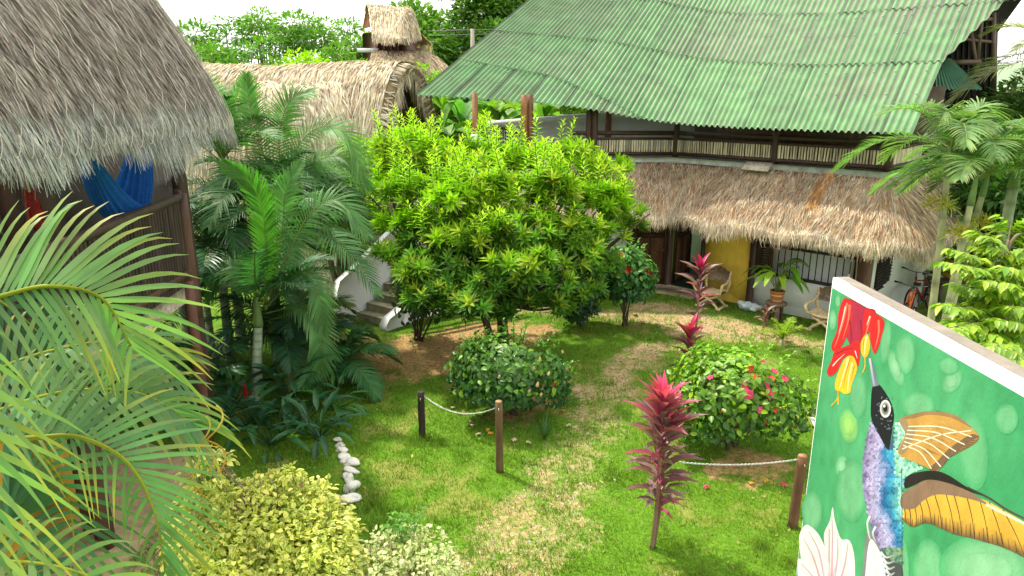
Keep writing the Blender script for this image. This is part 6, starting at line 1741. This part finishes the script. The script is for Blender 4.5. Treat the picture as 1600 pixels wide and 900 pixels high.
# ------------------------------------------------------------------ armchairs
def armchair(label, B, rot):
    t = thing('carved_armchair', label, 'chair', B, 'carved wooden armchairs on the gravel by the lodge')
    ca, sa = math.cos(rot), math.sin(rot); wc = (.62, .46, .26)
    def W(x, y, z): x, y, z = x * .88, y * .88, z * .88; return A(B[0] + x * ca - y * sa, B[1] + x * sa + y * ca, z)      # +x right, -y front
    mb = MB()
    for y in (-.24, .20):
        for s in (-1, 1):      # crossed curved legs
            tube(mb, cr([W(s * .30, y, .02), W(s * .20, y, .12), W(0, y, .27), W(-s * .22, y, .37), W(-s * .30, y, .47)], 16), .032, 7, wc)
        for s in (-1, 1): tube(mb, [W(s * .37, y, .03), W(s * .22, y, .035)], .034, 7, wc)
    for s in (-1, 1): tube(mb, [W(s * .3, -.3, .03), W(s * .3, .3, .03)], .03, 7, wc)
    mb.build('crossed_legs', PALEWOOD, t, smooth=True)
    mb = MB()
    k = np.linspace(-1, 1, 13); P = np.array([[W(x * .32, y, .44 + .05 * x * x) for x in k] for y in (-.29, .25)]); grid(mb, P, (.70, .55, .34)); grid(mb, P - A(0, 0, .05), (.45, .33, .18))
    for y in (-.29, .25): tube(mb, [W(x * .32, y, .42 + .05 * x * x) for x in k], .03, 6, wc)
    mb.build('seat', PALEWOOD, t)
    for s in (-1, 1):
        mb = MB(); tube(mb, cr([W(s * .34, -.30, .46), W(s * .39, -.34, .62), W(s * .37, -.22, .70), W(s * .36, .05, .70), W(s * .33, .26, .80)], 18), .033, 7, wc)
        tube(mb, cr([W(s * .3, .25, .46), W(s * .34, .27, .62), W(s * .33, .29, .82), W(s * .34, .32, .98)], 12), .03, 7, wc); mb.build('arm', PALEWOOD, t, smooth=True)
    mb = MB(); xs_ = np.linspace(-.33, .33, 21); zt = .98 + .10 * np.clip(1 - (xs_ / .24) ** 2, 0, 1) + .012 * np.sin(xs_ * 55)
    prism(mb, [W(x, .29 - .0, z) for x, z in zip(xs_, zt)] + [W(.31, .27, .68), W(-.31, .27, .68)], W(0, .04, 0) - W(0, 0, 0), (.20, .14, .10))
    for q in range(26):
        x, z = rng.uniform(-.26, .26), rng.uniform(.74, .98); blob(mb, W(x, .285, z), (.022, .012, .022), (.15, .10, .075), q, .2, 7, 5)
    mb.build('backrest', PALEWOOD, t)
armchair('carved wooden armchair with crossed legs standing against the yellow wall', P_(.66, .68) * A(1, 1, 0), -.72)
armchair('carved wooden armchair partly hidden by the corner of the mural wall', P_(3.3, .62) * A(1, 1, 0), -.75)

# wooden stool and potted plant
sb = P_(2.2, .62); sb[2] = 0
t = thing('wooden_stool', 'low round wooden stool in front of the white lodge wall', 'stool', sb)
mb = MB(); lathe(mb, sb, [(.0, .36), (.21, .36), (.235, .375), (.235, .415), (.21, .43), (0, .43)], 22, (.20, .13, .08)); mb.build('seat', PALEWOOD, t)
for k in range(3):
    a = k * 2.094 + .4; mb = MB(); box(mb, sb + A(math.cos(a) * .14, math.sin(a) * .14, .185), (.1, .1, .37), (math.cos(a), math.sin(a), 0), (.15, .10, .065), bev=.01); mb.build('leg', PALEWOOD, t)
pb_ = sb + A(0, 0, .432)
t = thing('potted_plant', 'terracotta pot with cream bands and long arching leaves on the wooden stool', 'plant', pb_)
mb = MB()
TC, CB = (.42, .15, .045), (.62, .42, .25)
pr = [(.0, 0, TC), (.115, 0, TC), (.125, .04, CB), (.13, .06, CB), (.132, .062, TC), (.145, .15, TC), (.146, .152, CB), (.149, .18, CB), (.15, .182, TC), (.155, .225, TC), (.165, .228, TC), (.165, .262, TC), (.145, .262, TC), (.14, .22, (.08, .05, .03)), (0, .22, (.06, .04, .025))]
lathe(mb, pb_, [(r, z) for r, z, c in pr], 26, np.array([c for r, z, c in pr])); mb.build('pot', CLAY, t, smooth=False)
mb = MB(); mbs = MB()
for k in range(17):
    a = k * 2.4 + .3; e = rng.uniform(.85, 1.45); s_ = .34 + .36 * rng.random(); p0 = pb_ + A(0, 0, .22)
    q = p0 + A(math.cos(a) * math.cos(e), math.sin(a) * math.cos(e), math.sin(e)) * s_; tube(mbs, [p0 + A(*(rng.random(2) - .5) * .1, 0), q], .008, 5, (.28, .34, .10))
    L_ = .5 + .25 * rng.random(); c = arc(q, math.pi / 2 - a, max(.1, e - .75), L_, .75, 9); S = nrm(np.cross(c[-1] - c[0], UP)); x = np.linspace(0, 1, 9)
    ww = .16 * np.sin(np.pi * np.clip(x * .93 + .05, 0, 1)) ** .7; nn = nrm(np.cross(S, c[4] - c[2]))
    P4 = np.stack([c + S * (ww * k_ / 2)[:, None] + A(0, 0, 1) * (abs(k_) * ww * .18)[:, None] for k_ in (-1, 0, 1)], 1); grid(mb, P4, jitc(mixc((.07, .2, .02), (.25, .42, .03), rng.random()), 1, .1)[0])
mbs.build('stalks', LEAF, t); mb.build('foliage', LEAF, t, smooth=True)
bgp = P_(1.42, .38) * A(1, 1, 0)
t = thing('plastic_bag', 'crumpled pale plastic bag lying at the foot of the white wall', 'bag', bgp)
mb = MB(); blob(mb, bgp + A(-.06, .02, .11), (.17, .13, .12), (.62, .70, .76), 3, .35, 18, 11); blob(mb, bgp + A(.16, -.06, .08), (.12, .1, .09), (.70, .76, .80), 5, .4, 14, 9); mb.build('bag', GLOSSP, t)

# ------------------------------------------------------------------ bicycles
def bicycle(label, B, rot, tilt, frame):
    t = thing('bicycle', label, 'bicycle', B, 'bicycles parked at the end wall of the lodge')
    ca, sa = math.cos(rot), math.sin(rot); lat = A(-sa, ca, 0); fw = A(ca, sa, 0); upv = nrm(UP + lat * tilt)
    def W(x, y, z): return np.asarray(B, float) + fw * x + lat * y + upv * z
    for x in (-.5, .52):
        mb = MB(); a = np.linspace(0, 2 * np.pi, 31); tube(mb, [W(x + .32 * math.cos(q), 0, .34 + .32 * math.sin(q)) for q in a], .022, 6, (.02, .02, .02), caps=False); wh = mb.build('wheel', RUBBER, t, smooth=True)
        mb = MB(); tube(mb, [W(x + .295 * math.cos(q), 0, .34 + .295 * math.sin(q)) for q in a], .012, 5, (.6, .6, .6), caps=False)
        for q in a[::2]: tube(mb, [W(x, 0, .34), W(x + .29 * math.cos(q), 0, .34 + .29 * math.sin(q))], .0025, 3, (.6, .6, .6), caps=False)
        tube(mb, [W(x, -.05, .34), W(x, .05, .34)], .022, 7, (.4, .4, .4)); mb.build('spokes', METAL, wh)
    mb = MB()
    for a_, b_, r in (((-.5, 0, .34), (-.02, 0, .3), .012), ((-.5, 0, .34), (-.16, 0, .78), .012), ((-.02, 0, .3), (-.16, 0, .82), .02), ((-.02, 0, .3), (.36, 0, .72), .026), ((-.14, 0, .74), (.35, 0, .82), .02), ((.35, 0, .68), (.34, 0, .9), .024)): tube(mb, [W(*a_), W(*b_)], r, 7, frame)
    mb.build('frame', GLOSSP, t, smooth=True)
    mb = MB()
    for s in (-.05, .05): tube(mb, cr([W(.36, s * .6, .7), W(.42, s, .55), W(.52, s, .34)], 8), .015, 6, frame)
    mb.build('fork', GLOSSP, t, smooth=True)
    mb = MB(); tube(mb, [W(.34, 0, .88), W(.33, 0, 1.0), W(.38, 0, 1.02)], .016, 6, (.3, .3, .3)); tube(mb, cr([W(.30, -.33, 1.05), W(.36, -.18, 1.04), W(.38, 0, 1.02), W(.36, .18, 1.04), W(.30, .33, 1.05)], 20), .013, 6, (.25, .25, .25))
    hb = mb.build('handlebar', METAL, t, smooth=True)
    for s in (-1, 1): mb = MB(); tube(mb, [W(.34, s * .2, 1.045), W(.29, s * .35, 1.052)], .02, 7, (.015, .015, .015)); mb.build('grip', RUBBER, hb)
    mb = MB(); prism(mb, [W(-.32, -.08, .9), W(-.32, .08, .9), W(-.14, .04, .905), W(.0, .02, .9), (W(.0, -.02, .9)), W(-.14, -.04, .905)], upv * .05, (.02, .02, .02)); tube(mb, [W(-.16, 0, .8), W(-.17, 0, .91)], .013, 6, (.4, .4, .4)); mb.build('saddle', RUBBER, t)
    mb = MB(); tube(mb, [W(-.02 + .09 * math.cos(q), -.04, .3 + .09 * math.sin(q)) for q in np.linspace(0, 6.283, 17)], .008, 5, (.3, .3, .3), caps=False); tube(mb, [W(-.02, -.05, .3), W(.08, -.06, .17)], .01, 5, (.3, .3, .3)); tube(mb, [W(-.02, .05, .3), W(-.12, .06, .43)], .01, 5, (.3, .3, .3))
    for x, z, y in ((.08, .17, -.1), (-.12, .43, .1)): box(mb, W(x, y, z), (.1, .08, .02), fw, (.03, .03, .03))
    mb.build('crank', METAL, t)
bb = CN + sd * .9 + sn * .55; bicycle('orange bicycle with black handlebars leaning by the white end wall', bb, -2.25, .06, (.75, .14, .02))
bb = CN + sd * 2.3 + sn * .5; bicycle('dark red bicycle parked deeper in the shade of the end wall', bb, -2.5, -.1, (.22, .015, .03))
q = CN + sd * 3.6 + sn * .9
t = thing('yellow_crate', 'yellow plastic crate in the shade behind the palm trunks', 'crate', q * A(1, 1, 0))
mb = MB()
for z in (.04, .2, .36, .52): 
    for a_, b_ in (((-.3, -.2), (.3, -.2)), ((.3, -.2), (.3, .2)), ((.3, .2), (-.3, .2)), ((-.3, .2), (-.3, -.2))): bar(mb, q * A(1, 1, 0) + A(*a_, z + .7), q * A(1, 1, 0) + A(*b_, z + .7), .03, .12, (.55, .33, .03), bev=.005)
mb.build('sides', GLOSSP, t)
mb = MB(); box(mb, q * A(1, 1, 0) + A(0, 0, .68), (.6, .4, .03), col=(.45, .27, .03)); mb.build('base', GLOSSP, t)
t = thing('work_table', 'rough dark table in the shade under the yellow crate', 'table', q * A(1, 1, 0))
mb = MB(); box(mb, q * A(1, 1, 0) + A(0, 0, .63), (1.3, .7, .05), col=(.12, .09, .07)); mb.build('top', WOOD, t)
for x in (-.58, .58):
    for y in (-.28, .28): mb = MB(); box(mb, q * A(1, 1, 0) + A(x, y, .3), (.07, .07, .6), col=(.10, .075, .06)); mb.build('leg', WOOD, t)

# ------------------------------------------------------------------ stones, log, rocks, fallen petals
GS = 'white painted stones edging the palm bed'
lbs = ['nearest of the white painted edging stones', 'second white stone from the near end of the edging', 'white stone lying third from the near end', 'white stone fourth from the near end', 'white stone fifth from the near end, lying flat', 'white stone sixth from the near end', 'white stone under the drooping ginger leaves', 'white stone half hidden by leaves', 'white stone beside the last broad leaf', 'furthest of the white painted edging stones']
for i, (px_, py_, s) in enumerate([(548, 783, .085), (549, 765, .095), (545, 748, .075), (547, 738, .07), (549, 727, .08), (541, 722, .06), (537, 715, .065), (534, 706, .06), (532, 698, .06), (528, 688, .06)]):
    p = g(px_, py_); t = thing('white_stone', lbs[i], 'stone', p, GS)
    mb = MB(); u1, u2, u3 = rng.uniform(.75, 1.35, 3); blob(mb, p + A(*(rng.random(2) - .5) * .03, s * .30), (s * 1.1 * u1, s * .95 * u2, s * .72 * u3), (.68, .66, .60), i * 1.9, .30, 20, 12); mb.build('stone', STONEW, t, smooth=True)
for i, (px_, py_, s, lb) in enumerate([(392, 778, .13, 'brown and white mottled rock under the palm bed'), (420, 768, .11, 'brown rock beside the mottled one in the palm bed'), (372, 770, .09, 'upright grey rock next to the sawn log')]):
    p = g(px_, py_); t = thing('garden_rock', lb, 'rock', p, 'rocks at the edge of the palm bed')
    mb = MB(); blob(mb, p + A(0, 0, s * .8), (s, s * .9, s * 1.1), (.22, .17, .12), i * 2.7 + 1, .25, 18, 12); mb.build('rock', ROCK, t, smooth=True)
    if i == 0: mb = MB(); blob(mb, p + A(.02, -s * .72, s * .95), (s * .5, s * .3, s * .5), (.5, .5, .48), 4, .3, 12, 8); mb.build('pale_patch', ROCK, t, smooth=True)
p = g(343, 778); t = thing('sawn_log', 'upright sawn log post at the edge of the palm bed', 'log', p)
mb = MB(); tube(mb, [p + A(0, 0, z) for z in (-.03, .2, .4, .62)], [.075, .07, .07, .072], 12, (.12, .075, .05), jit=.1); mb.build('shaft', BARK, t)
mb = MB(); tube(mb, [p + A(0, 0, .615), p + A(0, 0, .628)], .066, 12, (.28, .2, .14)); mb.build('cut_top', PALEWOOD, t)
p0, p1 = at(322, 662, 9.5), at(398, 632, 10.6)
t = thing('tied_cord', 'thin yellow cord tied between the hut post and the slim palm', 'cord', p0); mb = MB(); tube(mb, cr([p0, (p0 + p1) / 2 - A(0, 0, .02), p1], 10), .008, 5, (.5, .38, .06)); mb.build('strand', CLOTH, t)
t = thing('fence_stake', 'weathered stake sticking up through the yellow variegated shrub', 'stake', at(424, 880, 5.8) * A(1, 1, 0))
mb = MB(); a_, b_ = at(424, 812, 5.8), at(440, 748, 5.9); tube(mb, [A(a_[0] - .05, a_[1], 0), a_, b_], [.028, .026, .022], 7, (.34, .27, .19), jit=.2); mb.build('shaft', BARK, t)
GPET = 'fallen flowers scattered on the grass'
for i, (px_, py_, c) in enumerate([(733, 663, 'pale'), (738, 669, 'pale'), (751, 682, 'pale'), (766, 674, 'yellow'), (768, 678, 'yellow'), (800, 689, 'pale'), (822, 695, 'pale'), (706, 641, 'pale'), (881, 646, 'yellow'), (1108, 764, 'pink'), (1225, 758, 'pink'), (1192, 752, 'yellow'), (1002, 508, 'red'), (1172, 760, 'yellow'), (736, 661, 'pale'), (892, 668, 'pale')]):
    p = g(px_, py_) + A(0, 0, .035); lb = {'pale': 'wilted cream flower lying on the grass', 'yellow': 'yellowed fallen leaf lying on the grass', 'pink': 'fallen pink flower lying on the grass', 'red': 'fallen red flower lying by the gravel'}[c]
    mb = MB(); n = 3; scatter(mb, leaf_tpl(.5, .3, .2), np.tile(p, (n, 1)), np.stack([np.cos(np.arange(n) * .5 + i), np.sin(np.arange(n) * .5 + i), np.full(n, .1)], 1), np.tile(UP, (n, 1)), .085, jitc({'pale': (.70, .52, .36), 'yellow': (.66, .40, .05), 'pink': (.65, .08, .14), 'red': (.55, .03, .03)}[c], n))
    tag(mb.build('fallen_flower' if c != 'yellow' else 'fallen_leaf', PETAL, loc=p), lb, 'flower' if c != 'yellow' else 'leaf', GPET + ', ' + c)
